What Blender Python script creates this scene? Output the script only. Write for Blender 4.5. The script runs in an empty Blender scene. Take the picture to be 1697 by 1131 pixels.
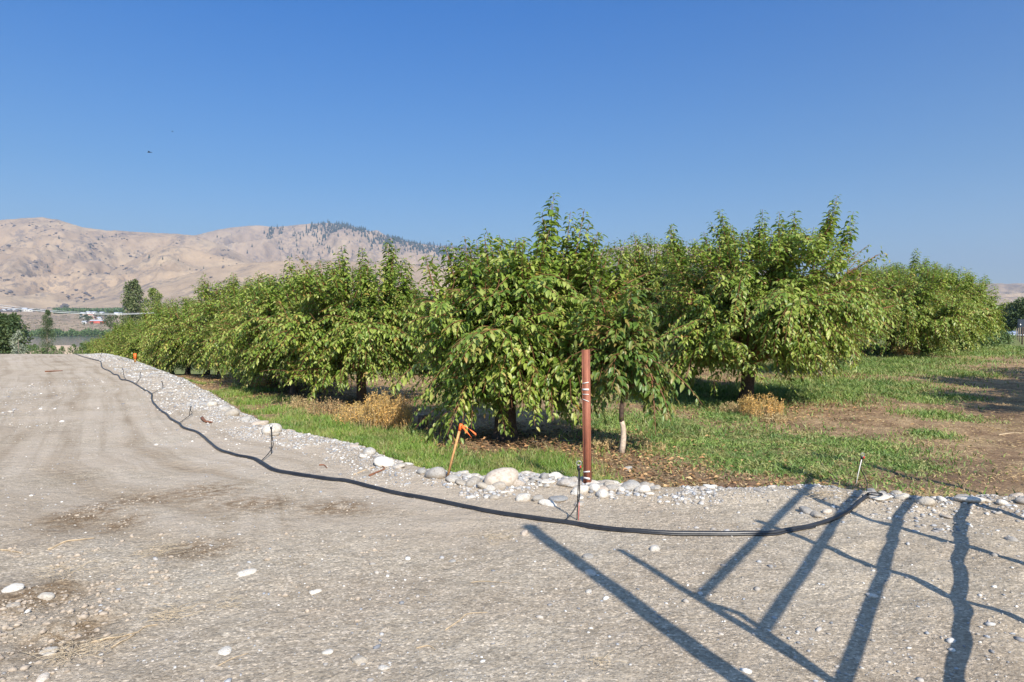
import bpy, math, random
import numpy as np
from mathutils import Vector, Matrix, Quaternion
random.seed(7)
D = bpy.data; SC = bpy.context.scene; COL = SC.collection
# ------------------------------------------------------------------ camera, sky, sun
CAMH = 1.6; F = 1131.3; HOR = 538.0; CX = 848.5; CY = 565.5
cam = D.cameras.new('camera'); camo = D.objects.new('camera', cam); COL.objects.link(camo)
cam.lens = 24; cam.sensor_width = 36; cam.clip_start = 0.05; cam.clip_end = 60000
PITCH = math.atan((CY - HOR) / F)
camo.location = (0, 0, CAMH); camo.rotation_euler = (math.pi / 2 - PITCH, 0, 0)
SC.camera = camo
SUN_EL = math.radians(37); SH = (-0.35, 0.937)        # direction in which shadows fall
w = D.worlds.new('World'); SC.world = w; w.use_nodes = True
nt = w.node_tree; bg = nt.nodes['Background']
sky = nt.nodes.new('ShaderNodeTexSky'); sky.sky_type = 'NISHITA'; sky.sun_disc = False
sky.sun_elevation = SUN_EL; sky.sun_rotation = math.atan2(-SH[0], -SH[1])
sky.altitude = 200; sky.air_density = 1.0; sky.dust_density = 0.2; sky.ozone_density = 6.0
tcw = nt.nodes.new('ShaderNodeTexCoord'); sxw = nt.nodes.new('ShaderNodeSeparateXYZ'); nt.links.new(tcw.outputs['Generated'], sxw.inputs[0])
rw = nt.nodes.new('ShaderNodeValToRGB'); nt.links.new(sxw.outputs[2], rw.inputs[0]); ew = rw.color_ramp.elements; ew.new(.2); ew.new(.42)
for q_, (p_, c_) in zip(ew, [(0, (.54, .46, .38)), (.2, (.22, .355, .41)), (.42, (.0, .29, .51)), (.75, (1.25, 1.15, 1.0))]): q_.position = p_; q_.color = (*c_, 1)  # tints the sky by elevation; unseen upper sky brightened as added fill for shadows
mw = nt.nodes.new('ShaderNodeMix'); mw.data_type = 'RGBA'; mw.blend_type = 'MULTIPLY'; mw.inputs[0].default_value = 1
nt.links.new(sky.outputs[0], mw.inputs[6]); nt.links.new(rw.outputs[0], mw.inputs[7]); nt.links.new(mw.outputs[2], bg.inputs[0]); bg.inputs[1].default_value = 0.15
sun = D.lights.new('sun', 'SUN'); suno = D.objects.new('sun', sun); COL.objects.link(suno)
sun.energy = 3.8; sun.angle = math.radians(0.6); sun.color = (1.0, 0.92, 0.80)
tosun = Vector((-SH[0] * math.cos(SUN_EL), -SH[1] * math.cos(SUN_EL), math.sin(SUN_EL)))
suno.rotation_euler = tosun.to_track_quat('Z', 'Y').to_euler()
SC.view_settings.view_transform = 'Standard'; SC.view_settings.look = 'None'
SC.view_settings.exposure = 1.02; SC.view_settings.gamma = 1
SC.render.resolution_x = 1024; SC.render.resolution_y = 682
SC.render.engine = 'CYCLES'

# ------------------------------------------------------------------ noise (numpy)
def _hash(ix, iy, s):
    n = (ix.astype(np.int64) * 374761393 + iy.astype(np.int64) * 668265263 + s * 1442695041) & 0xFFFFFFFF
    n = ((n ^ (n >> 13)) * 1274126177) & 0xFFFFFFFF
    return ((n ^ (n >> 16)) & 0xFFFF) / 65535.0
def vnoise(x, y, s=0):
    x = np.asarray(x, float); y = np.asarray(y, float)
    ix = np.floor(x); iy = np.floor(y); fx = x - ix; fy = y - iy
    fx = fx * fx * (3 - 2 * fx); fy = fy * fy * (3 - 2 * fy)
    a = _hash(ix, iy, s); b = _hash(ix + 1, iy, s); c = _hash(ix, iy + 1, s); d = _hash(ix + 1, iy + 1, s)
    return (a * (1 - fx) + b * fx) * (1 - fy) + (c * (1 - fx) + d * fx) * fy
def fbm(x, y, s=0, o=4, g=.5):
    t = 0; a = 1; n = 0; x = np.asarray(x, float); y = np.asarray(y, float)
    for i in range(o):
        t = t + a * vnoise(x * 2 ** i + 17.3 * i, y * 2 ** i - 9.1 * i, s + i); n += a; a *= g
    return t / n
def sst(a, b, x):
    t = np.clip((np.asarray(x, float) - a) / (b - a), 0, 1); return t * t * (3 - 2 * t)

# ------------------------------------------------------------------ terrain
def flat(px, py, z=0.0):
    d = F * (CAMH - z) / (py - HOR); return ((px - CX) / F * d, d)
EDGE = [flat(*p) for p in [(170,585),(190,590),(225,600),(300,630),(345,655),(400,690),(455,712),(520,728),(600,745),(640,766),
        (720,784),(800,796),(880,790),(940,796),(975,805),(1060,812),(1200,815),(1350,808),(1440,820),(1530,830),(1697,828)]]
EXs = np.array([-75, -45] + [e[0] for e in EDGE] + [12, 60, 600]); EYs = np.array([108, 67] + [e[1] for e in EDGE] + [6.2, 6, 6])
def edge_s(x, y):
    ye = np.interp(x, EXs, EYs); sl = (np.interp(np.asarray(x) + .4, EXs, EYs) - np.interp(np.asarray(x) - .4, EXs, EYs)) / .8
    return (y - ye) / np.sqrt(1 + sl * sl)
def zbase(x, y):
    x = np.asarray(x, float); y = np.asarray(y, float)
    zL = np.interp(y, [0, 12, 20, 25, 30, 37, 49, 66, 77, 100, 200, 330, 400], [-.1, -.1, -.18, -.3, -.6, -1.1, -2.0, -3.2, -4.6, -6.2, -10.5, -14.5, -18])
    zR = np.interp(y, [0, 10, 14, 18, 26, 35, 60, 100, 200, 330, 400], [-.1, -.1, -.06, .03, .42, .55, .3, .1, -4, -14, -18])
    zD = np.interp(y, [0, 36, 38.5, 41, 50, 66, 77, 100, 200, 330, 400], [0, 0, -.05, -.4, -1.9, -4.0, -5.2, -6.6, -10.6, -14.6, -18])
    wx = sst(-5, 9, x); zO = zL * (1 - wx) + zR * wx
    s = edge_s(x, y); k = sst(-.05, .3 + 1.3 * np.abs(zO - zD), s)
    z = zD * (1 - k) + zO * k
    z = z + .05 * np.exp(-((s + .25) / .28) ** 2) * sst(45, 30, y)          # little berm of pushed-up gravel
    z = z + 5.4 * np.exp(-(((x + 91) / 9) ** 2 + ((y - 138) / 12) ** 2))      # sandy mound past the orchard
    return z
def tracks(x, y):
    s = edge_s(x, y) + .5 * (fbm(x * .25, y * .25, 77, 2) - .5); m = np.zeros(np.broadcast(x, y).shape); rib = m.copy()
    for k, s0 in enumerate((-1.7, -2.5, -3.1, -3.35, -4.3, -4.9, -5.15, -6.2)):
        g = np.exp(-((s - s0) / (.11 + .03 * (k % 3))) ** 2) * sst(.3, .5, fbm(x * .35 + k * 9, y * .35, 78, 2)); m = np.maximum(m, g)
        rib = np.maximum(rib, g * (.5 + .5 * np.sin((y - x) * 30 + k)))
    f = sst(-1.5, -3, x) * sst(3.5, 5.5, y); return m * f, rib * f
def zg(x, y):
    x = np.asarray(x, float); y = np.asarray(y, float)
    z = zbase(x, y); s = edge_s(x, y); road = sst(.1, -.1, s)
    near = sst(60, 15, y)
    z = z + near * (.05 * (fbm(x * .5, y * .5, 3, 3) - .5) + .022 * (fbm(x * 3, y * 3, 11, 3) - .5))
    z = z + near * (1 - road) * .07 * (fbm(x * 1.6, y * 1.6, 21, 3) - .5)
    cl = sst(-1.2, -2.6, x) * sst(5.5, 3.8, y) + .8 * sst(-7.2, -8.8, x) * sst(16, 8, y)                        # churned clods at lower left
    z = z + cl * .10 * (fbm(x * 5, y * 5, 31, 4) - .45)
    rb = sst(1.0, 3.0, x) * sst(7, 5.5, y)
    z = z + rb * .09 * (fbm(x * 3, y * 3, 41, 4) - .5)
    # wheel ruts along the road
    u = x + .55 * y
    tk, rib = tracks(x, y); z = z - road * tk * (.012 + .008 * rib)
    z = z - near * road * .0 * np.exp(-(((u + 3.4) % 1.9 - .95) / .22) ** 2) * sst(5, 8, y)
    return z
def G(px, py):
    """world point on the ground seen in this direction of the photo"""
    dx = (px - CX) / F; a = (CY - py) / F; c, s_ = math.cos(PITCH), math.sin(PITCH)
    d = (dx, c + a * s_, a * c - s_)
    t = 1.5 * 1.01 ** np.arange(620); below = CAMH + d[2] * t < zg(d[0] * t, d[1] * t)
    k = int(np.argmax(below)) if below.any() else 619; lo, hi = t[max(k - 1, 0)], t[k]
    for _ in range(3):
        q = np.linspace(lo, hi, 24); b_ = CAMH + d[2] * q < zg(d[0] * q, d[1] * q); k = int(np.argmax(b_)) if b_.any() else 23; lo, hi = q[max(k - 1, 0)], q[k]
    return Vector((d[0] * hi, d[1] * hi, float(zg(d[0] * hi, d[1] * hi))))
def hgt(py, Y): return CAMH + (HOR - py) * Y / F
def gz(x, y): return float(zg(x, y))

# ------------------------------------------------------------------ mesh helpers
def npmesh(name, V, Fc, mat, smooth=False):
    V = np.asarray(V, np.float32); Fc = np.asarray(Fc, np.int32); k = Fc.shape[1]
    me = D.meshes.new(name); me.vertices.add(len(V)); me.vertices.foreach_set('co', V.ravel())
    me.loops.add(Fc.size); me.loops.foreach_set('vertex_index', Fc.ravel())
    me.polygons.add(len(Fc)); me.polygons.foreach_set('loop_start', np.arange(0, Fc.size, k, dtype=np.int32))
    me.polygons.foreach_set('loop_total', np.full(len(Fc), k, np.int32))
    if smooth: me.polygons.foreach_set('use_smooth', np.ones(len(Fc), bool))
    me.update(calc_edges=True); me.validate(); me.materials.append(mat); return me
def link(name, me, parent=None, loc=None, rot=None, sc=None):
    o = D.objects.new(name, me); COL.objects.link(o)
    if parent: o.parent = parent
    if loc is not None: o.location = loc
    if rot is not None: o.rotation_euler = rot
    if sc is not None: o.scale = sc if hasattr(sc, '__len__') else (sc,) * 3
    return o
def tag(o, label=None, cat=None, group=None, kind=None):
    if label: o['label'] = label
    if cat: o['category'] = cat
    if group: o['group'] = group
    if kind: o['kind'] = kind
    return o
def thing(name, loc, label, cat, group=None, rz=0, sc=1):
    o = link(name, None, None, loc, (0, 0, rz), sc); return tag(o, label, cat, group)
def copy_tree(o, loc, rz, sc, label, group=None):
    r = o.copy(); COL.objects.link(r); r.location = loc; r.rotation_euler = (0, 0, rz); r.scale = sc if hasattr(sc, '__len__') else (sc,) * 3
    r['label'] = label
    if group: r['group'] = group
    for ch in list(o.children):
        c = ch.copy(); COL.objects.link(c); c.parent = r
        for g in list(ch.children):
            d = g.copy(); COL.objects.link(d); d.parent = c
    return r
class MB:
    def __init__(s): s.V = []; s.Q = []; s.n = 0
    def add(s, V, Q): s.V.append(np.asarray(V, float)); s.Q.append(np.asarray(Q, int) + s.n); s.n += len(V)
    def tube(s, pts, rad, sides=5, cap=True):
        P = np.asarray(pts, float); n = len(P); R = np.broadcast_to(np.asarray(rad, float), (n,))
        T = np.gradient(P, axis=0); T /= np.linalg.norm(T, axis=1)[:, None] + 1e-9
        ref = np.where(np.abs(T[:, 2:3]) > .9, np.array([[1., 0, 0]]), np.array([[0, 0, 1.]]))
        ref = np.broadcast_to(np.array([1., 0, 0]) if np.abs(T[:, 2]).mean() > .8 else (np.array([0, 0, 1.]) if np.abs(T[:, 2]).max() < .97 else np.array([.3, .9, .2])), T.shape)
        A = np.cross(T, ref); A /= np.linalg.norm(A, axis=1)[:, None] + 1e-9; B = np.cross(T, A)
        an = np.arange(sides) / sides * 2 * math.pi
        V = P[:, None] + R[:, None, None] * (np.cos(an)[None, :, None] * A[:, None] + np.sin(an)[None, :, None] * B[:, None])
        V = V.reshape(-1, 3); i = np.arange(n - 1)[:, None] * sides; j = np.arange(sides)[None]; j2 = (j + 1) % sides
        Q = np.stack([i + j, i + j2, i + sides + j2, i + sides + j], -1).reshape(-1, 4)
        if cap:
            V = np.vstack([V, P[:1], P[-1:]]); c0 = n * sides; c1 = c0 + 1; jj = np.arange(sides); b = (n - 1) * sides
            # caps as degenerate-free quads: pair of triangles padded by repeating is invalid, so fan with step 2
            q = []
            if sides % 2 == 0:
                for k in range(0, sides, 2):
                    q.append([c0, (k + 2) % sides, k + 1, k]); q.append([c1, b + k, b + k + 1, b + (k + 2) % sides])
                Q = np.vstack([Q, q])
        s.add(V, Q)
    def box(s, c, h, M=None):
        sg = np.array([[-1,-1,-1],[1,-1,-1],[1,1,-1],[-1,1,-1],[-1,-1,1],[1,-1,1],[1,1,1],[-1,1,1]], float) * np.asarray(h)
        if M is not None: sg = sg @ np.asarray(M).T
        s.add(sg + np.asarray(c), [[0,3,2,1],[4,5,6,7],[0,1,5,4],[1,2,6,5],[2,3,7,6],[3,0,4,7]])
    def mesh(s, name, mat, smooth=False): return npmesh(name, np.vstack(s.V), np.vstack(s.Q), mat, smooth)
    def obj(s, name, mat, parent=None, smooth=False, **k): return link(name, s.mesh(name, mat, smooth), parent, **k)

# ------------------------------------------------------------------ materials
def mat(name): 
    m = D.materials.new(name); m.use_nodes = True; n = m.node_tree; n.nodes.clear()
    o = n.nodes.new('ShaderNodeOutputMaterial'); b = n.nodes.new('ShaderNodeBsdfPrincipled'); n.links.new(b.outputs[0], o.inputs[0]); return m, n, b, o
def N(n, t, **k):
    x = n.nodes.new(t)
    for a, v in k.items():
        if a.startswith('i_'): x.inputs[a[2:].replace('_', ' ')].default_value = v
        else: setattr(x, a, v)
    return x
def ramp(n, src, stops, interp='LINEAR'):
    r = n.nodes.new('ShaderNodeValToRGB'); r.color_ramp.interpolation = interp; e = r.color_ramp.elements
    while len(e) < len(stops): e.new(.5)
    for q, (p, c) in zip(e, stops): q.position = p; q.color = (*c, 1) if len(c) == 3 else c
    n.links.new(src, r.inputs[0]); return r.outputs[0]
def mixc(n, f, a, b, mode='MIX'):
    m = n.nodes.new('ShaderNodeMix'); m.data_type = 'RGBA'; m.blend_type = mode
    for s, v in ((m.inputs[0], f), (m.inputs[6], a), (m.inputs[7], b)):
        if hasattr(v, 'is_output') or hasattr(v, 'links'): n.links.new(v, s)
        else: s.default_value = v if not isinstance(v, tuple) else (*v, 1)
    return m.outputs[2]
def mth(n, op, a, b=None, clamp=False):
    m = n.nodes.new('ShaderNodeMath'); m.operation = op; m.use_clamp = clamp
    for s, v in ((m.inputs[0], a), (m.inputs[1], b)):
        if v is None: continue
        if hasattr(v, 'links'): n.links.new(v, s)
        else: s.default_value = v
    return m.outputs[0]
def noise(n, co, sc, det=4, rough=.55, out=0):
    x = N(n, 'ShaderNodeTexNoise'); x.inputs['Scale'].default_value = sc; x.inputs['Detail'].default_value = det; x.inputs['Roughness'].default_value = rough
    n.links.new(co, x.inputs['Vector']); return x.outputs[out]
def bump(n, b, h, st=.5, dist=.02, prev=None):
    x = N(n, 'ShaderNodeBump'); x.inputs['Strength'].default_value = st; x.inputs['Distance'].default_value = dist
    n.links.new(h, x.inputs['Height'])
    if prev is not None: n.links.new(prev, x.inputs['Normal'])
    if b is not None: n.links.new(x.outputs[0], b.inputs['Normal'])
    return x.outputs[0]
def simple(name, col, rough=.7, var=.15, sc=20, bmp=0, metal=0, spec=.4, objrand=0):
    m, n, b, o = mat(name); tc = N(n, 'ShaderNodeTexCoord'); f = noise(n, tc.outputs['Object'], sc)
    c = ramp(n, f, [(.3, tuple(v * (1 - var) for v in col)), (.7, tuple(min(1, v * (1 + var)) for v in col))])
    if objrand:
        oi = N(n, 'ShaderNodeObjectInfo'); g = ramp(n, oi.outputs['Random'], [(0, (1 - objrand,) * 3), (1, (1 + objrand * .4,) * 3)]); c = mixc(n, 1.0, c, g, 'MULTIPLY')
    n.links.new(c, b.inputs['Base Color']); b.inputs['Roughness'].default_value = rough; b.inputs['Metallic'].default_value = metal
    b.inputs['Specular IOR Level'].default_value = spec
    if bmp: bump(n, b, f, bmp, .01)
    return m
def leafmat(name, stops, rough=.42, trans=.25, spec=.5, tint=(.22, .32, .03), v=.25, dry=0):
    m, n, b, o = mat(name); ge = N(n, 'ShaderNodeNewGeometry'); c = ramp(n, ge.outputs['Random Per Island'], stops)
    tc = N(n, 'ShaderNodeTexCoord'); f = noise(n, tc.outputs['Object'], 1.3, 2)
    c = mixc(n, 1.0, c, ramp(n, f, [(.3, (1 - v, 1 - v * .8, 1 - v * .8)), (.7, (1 + v, 1 + v * .7, 1 + v * .5))]), 'MULTIPLY')
    if dry: c = mixc(n, ramp(n, noise(n, tc.outputs['Object'], 2.6, 4), [(.5, (0, 0, 0)), (.66, (dry,) * 3)]), c, (.42, .33, .16))
    # paler underside
    c2 = mixc(n, ge.outputs['Backfacing'], c, mixc(n, .35, c, (.2, .24, .10)))
    n.links.new(c2, b.inputs['Base Color']); b.inputs['Roughness'].default_value = rough; b.inputs['Specular IOR Level'].default_value = spec
    t = N(n, 'ShaderNodeBsdfTranslucent'); n.links.new(mixc(n, .6, c, tint), t.inputs[0])
    mx = N(n, 'ShaderNodeMixShader'); mx.inputs[0].default_value = trans
    n.links.new(b.outputs[0], mx.inputs[1]); n.links.new(t.outputs[0], mx.inputs[2]); n.links.new(mx.outputs[0], o.inputs[0]); return m
M_leaf = leafmat('cherry_leaf', [(0, (.10, .18, .025)), (.3, (.18, .275, .04)), (.65, (.30, .385, .07)), (.93, (.42, .47, .14)), (.98, (.46, .44, .12)), (1, (.42, .26, .07))], rough=.4, trans=.38)
M_leafy = leafmat('young_leaf', [(0, (.08, .15, .025)), (.6, (.16, .25, .05)), (1, (.3, .22, .07))], trans=.3)
M_dark = leafmat('dark_foliage', [(0, (.03, .06, .018)), (.6, (.06, .10, .03)), (1, (.10, .14, .05))], rough=.6, trans=.15, tint=(.1, .16, .03))
M_poplar = leafmat('poplar_foliage', [(0, (.06, .085, .03)), (.6, (.11, .145, .05)), (1, (.17, .19, .08))], rough=.6, trans=.15)
M_poplar2 = leafmat('yellow_poplar_foliage', [(0, (.11, .16, .03)), (.6, (.19, .25, .05)), (1, (.26, .3, .08))], rough=.6, trans=.2)
M_olive = leafmat('silver_foliage', [(0, (.18, .22, .15)), (.6, (.3, .34, .25)), (1, (.42, .45, .36))], rough=.6, trans=.15, tint=(.2, .22, .12))
M_bush = leafmat('bush_foliage', [(0, (.06, .11, .035)), (.6, (.1, .17, .05)), (1, (.16, .23, .08))], rough=.6, trans=.2, tint=(.16, .22, .05))
M_grass = leafmat('grass_blades', [(0, (.11, .21, .025)), (.5, (.19, .33, .045)), (.85, (.28, .40, .07)), (.94, (.42, .36, .14)), (1, (.5, .4, .2))], rough=.55, trans=.3, tint=(.3, .42, .05), v=.4, dry=.75)
M_weed = leafmat('green_weeds', [(0, (.085, .16, .035)), (.6, (.18, .31, .06)), (1, (.32, .39, .12))], rough=.6, trans=.25, v=.4, dry=.7)
M_straw = leafmat('dry_straw', [(0, (.3, .2, .09)), (.5, (.5, .36, .18)), (1, (.62, .48, .27))], rough=.75, trans=.15, tint=(.5, .35, .15))
M_seed = leafmat('dry_seed_heads', [(0, (.45, .26, .07)), (.5, (.78, .47, .14)), (1, (.88, .6, .24))], rough=.75, trans=.25, tint=(.7, .45, .12))
M_litter = leafmat('leaf_litter', [(0, (.09, .05, .03)), (.4, (.24, .13, .06)), (.8, (.46, .26, .12)), (1, (.6, .4, .2))], rough=.8, trans=.05, tint=(.3, .2, .1))
M_bark = simple('bark', (.075, .05, .038), .85, .45, 25, .8)
M_farbark = simple('grey_bark', (.2, .17, .13), .85, .3, 3, .4)
M_twig = simple('red_brown_twig', (.20, .085, .04), .55, .3, 12)
M_paintbark = simple('white_painted_bark', (.5, .4, .31), .8, .3, 30, .4)
M_hose = simple('black_hose', (.022, .023, .026), .38, .4, 9, .2, spec=.55)
M_tube = simple('black_tube', (.016, .016, .018), .45, .2)
M_orange = simple('orange_ribbon', (.9, .16, .03), .5, .15, 30)
M_wood = simple('stake_wood', (.55, .30, .12), .7, .25, 40, .3)
M_red = simple('red_plastic', (.55, .03, .03), .4, .1)
M_clear = simple('pale_plastic', (.75, .72, .68), .35, .1)
M_wisp = simple('faded_straw', (.44, .36, .25), .85, .3, 40)
M_scrap = simple('dry_scrap', (.2, .085, .045), .8, .45, 40, .5)
M_stick = simple('dry_stick', (.44, .34, .22), .8, .3, 40, .3)
M_steel = simple('galvanised_pipe', (.35, .35, .35), .45, .2, 10, metal=.8)
M_white = simple('white_wall', (.6, .59, .56), .7, .08, .5)
M_redw = simple('barn_red_wall', (.5, .12, .09), .7, .1, .5)
M_tanw = simple('tan_wall', (.55, .45, .35), .7, .1, .5)
M_roofw = simple('pale_metal_roof', (.5, .53, .58), .4, .06, .5)
M_roofr = simple('red_roof', (.45, .2, .15), .7, .1, .5)
M_glass = simple('dark_window', (.03, .035, .04), .15, .1)
M_cable = simple('pale_cable', (.75, .76, .78), .4, .05)
M_bird = simple('bird_feathers', (.03, .03, .035), .7, .2)
M_pine = simple('conifer_green', (.028, .05, .03), .9, .35, .12)

def rockmat():
    m, n, b, o = mat('river_rock'); tc = N(n, 'ShaderNodeTexCoord'); oi = N(n, 'ShaderNodeObjectInfo')
    f = noise(n, tc.outputs['Object'], 4, 8, .7)
    base = ramp(n, oi.outputs['Random'], [(0, (.26, .27, .28)), (.2, (.42, .38, .32)), (.45, (.68, .65, .59)), (.65, (.36, .355, .34)), (.82, (.5, .43, .36)), (1, (.78, .76, .70))])
    c = mixc(n, 1.0, base, ramp(n, f, [(.3, (.55, .5, .44)), (.5, (.9, .88, .85)), (.75, (1.15, 1.15, 1.15))]), 'MULTIPLY')
    gn = N(n, 'ShaderNodeNewGeometry'); dirt = noise(n, tc.outputs['Object'], 1.7, 3)
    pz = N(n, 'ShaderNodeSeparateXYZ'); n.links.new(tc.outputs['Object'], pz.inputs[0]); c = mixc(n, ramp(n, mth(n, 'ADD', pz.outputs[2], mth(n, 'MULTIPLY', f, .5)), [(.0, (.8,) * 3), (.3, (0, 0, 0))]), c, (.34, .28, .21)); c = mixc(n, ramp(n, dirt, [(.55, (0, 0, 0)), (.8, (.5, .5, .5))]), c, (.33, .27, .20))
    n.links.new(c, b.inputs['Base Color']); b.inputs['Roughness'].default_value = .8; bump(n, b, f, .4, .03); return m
M_rock = rockmat()
def pebmat():
    m, n, b, o = mat('pebbles'); ge = N(n, 'ShaderNodeNewGeometry')
    c = ramp(n, ge.outputs['Random Per Island'], [(0, (.17, .18, .2)), (.25, (.34, .31, .27)), (.5, (.44, .40, .35)), (.65, (.28, .30, .33)), (.88, (.5, .48, .44)), (1, (.75, .74, .71))])
    n.links.new(c, b.inputs['Base Color']); b.inputs['Roughness'].default_value = .75; return m
M_peb = pebmat()

def groundmat():
    m, n, b, o = mat('ground'); ge = N(n, 'ShaderNodeNewGeometry'); P = ge.outputs['Position']
    at = N(n, 'ShaderNodeAttribute', attribute_name='zones'); sep = N(n, 'ShaderNodeSeparateColor'); n.links.new(at.outputs['Color'], sep.inputs[0])
    at2 = N(n, 'ShaderNodeAttribute', attribute_name='marks'); sp2 = N(n, 'ShaderNodeSeparateColor'); n.links.new(at2.outputs['Color'], sp2.inputs[0])
    n1 = noise(n, P, .55, 5, .6); n2 = noise(n, P, 6, 6, .65); n3 = noise(n, P, 60, 4, .7)
    # road: grey-tan grit
    road = ramp(n, n1, [(.3, (.42, .345, .26)), (.55, (.49, .42, .325)), (.75, (.51, .455, .37))])
    road = mixc(n, 1.0, road, ramp(n, n2, [(.3, (.8, .79, .77)), (.6, (1.04, 1.04, 1.04))]), 'MULTIPLY')
    vo = N(n, 'ShaderNodeTexVoronoi'); vo.inputs['Scale'].default_value = 75; n.links.new(P, vo.inputs['Vector'])
    vs = N(n, 'ShaderNodeSeparateColor'); n.links.new(vo.outputs['Color'], vs.inputs[0])
    grit = ramp(n, vs.outputs[0], [(0, (.55, .54, .53)), (.5, (.95, .94, .92)), (.86, (1.1, 1.1, 1.1)), (.93, (1.5, 1.5, 1.52)), (1, (1.75, 1.75, 1.75))])
    road = mixc(n, .75, road, mixc(n, 1.0, road, grit, 'MULTIPLY'))
    road = mixc(n, 1.0, road, ramp(n, n3, [(.3, (.82, .82, .82)), (.7, (1.12, 1.12, 1.12))]), 'MULTIPLY')
    wet = mth(n, 'MULTIPLY', sp2.outputs[0], ramp(n, noise(n, P, 3.5, 5, .7), [(.38, (.1,) * 3), (.56, (.7, .7, .7))]))
    road = mixc(n, wet, road, mixc(n, 1.0, road, (.52, .44, .34), 'MULTIPLY'))
    at4 = N(n, 'ShaderNodeAttribute', attribute_name='tracks'); sp4 = N(n, 'ShaderNodeSeparateColor'); n.links.new(at4.outputs['Color'], sp4.inputs[0]); SS = sp4.outputs[2]; TT = at4.outputs['Alpha']
    cv = N(n, 'ShaderNodeCombineXYZ'); n.links.new(mth(n, 'MULTIPLY', SS, 5.5), cv.inputs[0]); n.links.new(mth(n, 'MULTIPLY', TT, .16), cv.inputs[1])
    stk = noise(n, cv.outputs[0], 1, 5, .6); tmask = None
    for s0, w_ in ((-1.75, .10), (-2.55, .13), (-3.15, .09), (-3.75, .14), (-4.6, .12), (-5.2, .10)):
        d_ = mth(n, 'ABSOLUTE', mth(n, 'SUBTRACT', mth(n, 'ADD', SS, mth(n, 'MULTIPLY', noise(n, P, .35 + .05 * abs(s0), 2), .5)), s0 + .25)); e_ = mth(n, 'SUBTRACT', 1.0, mth(n, 'DIVIDE', d_, w_), clamp=True)
        tmask = e_ if tmask is None else mth(n, 'MAXIMUM', tmask, e_)
    tread = mth(n, 'ADD', .6, mth(n, 'MULTIPLY', mth(n, 'SINE', mth(n, 'ADD', mth(n, 'MULTIPLY', TT, 38), mth(n, 'MULTIPLY', SS, 30))), .4))
    tmask = mth(n, 'MULTIPLY', mth(n, 'MULTIPLY', tmask, tread), ramp(n, noise(n, P, .7, 3), [(.4, (.25,) * 3), (.6, (1,) * 3)]))
    tmask = mth(n, 'MULTIPLY', tmask, sp4.outputs[1])
    # streaks along the road
    mp = N(n, 'ShaderNodeMapping'); mp.inputs['Rotation'].default_value = (0, 0, math.radians(-30)); mp.inputs['Scale'].default_value = (5, .25, 1); n.links.new(P, mp.inputs[0])
    st = noise(n, mp.outputs[0], 1, 4, .6)
    road = mixc(n, mth(n, 'MULTIPLY', sp2.outputs[2], .8), road, mixc(n, 1.0, road, ramp(n, st, [(.35, (.80, .78, .75)), (.6, (1.07, 1.07, 1.08))]), 'MULTIPLY'))
    at3 = N(n, 'ShaderNodeAttribute', attribute_name='tracks'); sp3 = N(n, 'ShaderNodeSeparateColor'); n.links.new(at3.outputs['Color'], sp3.inputs[0])
    sandy = ramp(n, noise(n, P, .9, 6, .7), [(.3, (.42, .345, .26)), (.5, (.49, .41, .32)), (.7, (.52, .45, .365))])
    sandy = mixc(n, 1.0, sandy, ramp(n, n3, [(.3, (.86, .86, .86)), (.7, (1.08, 1.08, 1.08))]), 'MULTIPLY')
    sm = mth(n, 'MULTIPLY', sp3.outputs[1], ramp(n, noise(n, P, .8, 5, .65), [(.36, (.2,) * 3), (.52, (.95,) * 3)]))
    road = mixc(n, sm, road, sandy)
    road = mixc(n, mth(n, 'MULTIPLY', sp3.outputs[0], 1.0), road, mixc(n, 1.0, road, (.74, .70, .64), 'MULTIPLY'))
    road = mixc(n, mth(n, 'MULTIPLY', sp4.outputs[1], .9), road, mixc(n, 1.0, road, ramp(n, stk, [(.36, (.84, .82, .79)), (.5, (1, 1, 1)), (.66, (1.08, 1.08, 1.08))]), 'MULTIPLY'))
    road = mixc(n, mth(n, 'MULTIPLY', tmask, .75), road, mixc(n, 1.0, road, (.66, .61, .54), 'MULTIPLY'))
    clod = ramp(n, noise(n, P, 11, 6, .75), [(.42, (.0,) * 3), (.56, (1,) * 3)]); wet2 = mth(n, 'MULTIPLY', sp2.outputs[0], clod)
    road = mixc(n, mth(n, 'MULTIPLY', wet2, .9), road, mixc(n, 1.0, road, (.55, .46, .36), 'MULTIPLY'))
    wet = mth(n, 'MULTIPLY', wet, .0)
    # orchard soil
    soil = ramp(n, noise(n, P, 1.4, 7, .7), [(.3, (.15, .095, .058)), (.46, (.28, .185, .11)), (.58, (.40, .285, .165)), (.74, (.50, .38, .23))])
    soil = mixc(n, 1.0, soil, ramp(n, noise(n, P, 22, 5, .75), [(.32, (.55, .52, .5)), (.65, (1.2, 1.2, 1.2))]), 'MULTIPLY')
    soil = mixc(n, mth(n, 'MULTIPLY', sp2.outputs[1], .85), soil, mixc(n, .5, soil, (.12, .08, .055)))
    grass = ramp(n, n2, [(.3, (.085, .12, .03)), (.6, (.16, .21, .055)), (.8, (.28, .27, .11))])
    gm = ramp(n, mth(n, 'ADD', sep.outputs[1], mth(n, 'MULTIPLY', mth(n, 'SUBTRACT', noise(n, P, 5, 5, .7), .5), .9)), [(.4, (0, 0, 0)), (.65, (.8,) * 3)])
    soil = mixc(n, gm, soil, grass)
    c = mixc(n, sep.outputs[0], soil, road)
    sand = ramp(n, n2, [(.3, (.42, .31, .22)), (.7, (.56, .43, .32))])
    c = mixc(n, sep.outputs[2], c, sand)
    n.links.new(c, b.inputs['Base Color']); b.inputs['Roughness'].default_value = .95; b.inputs['Specular IOR Level'].default_value = .2
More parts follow.
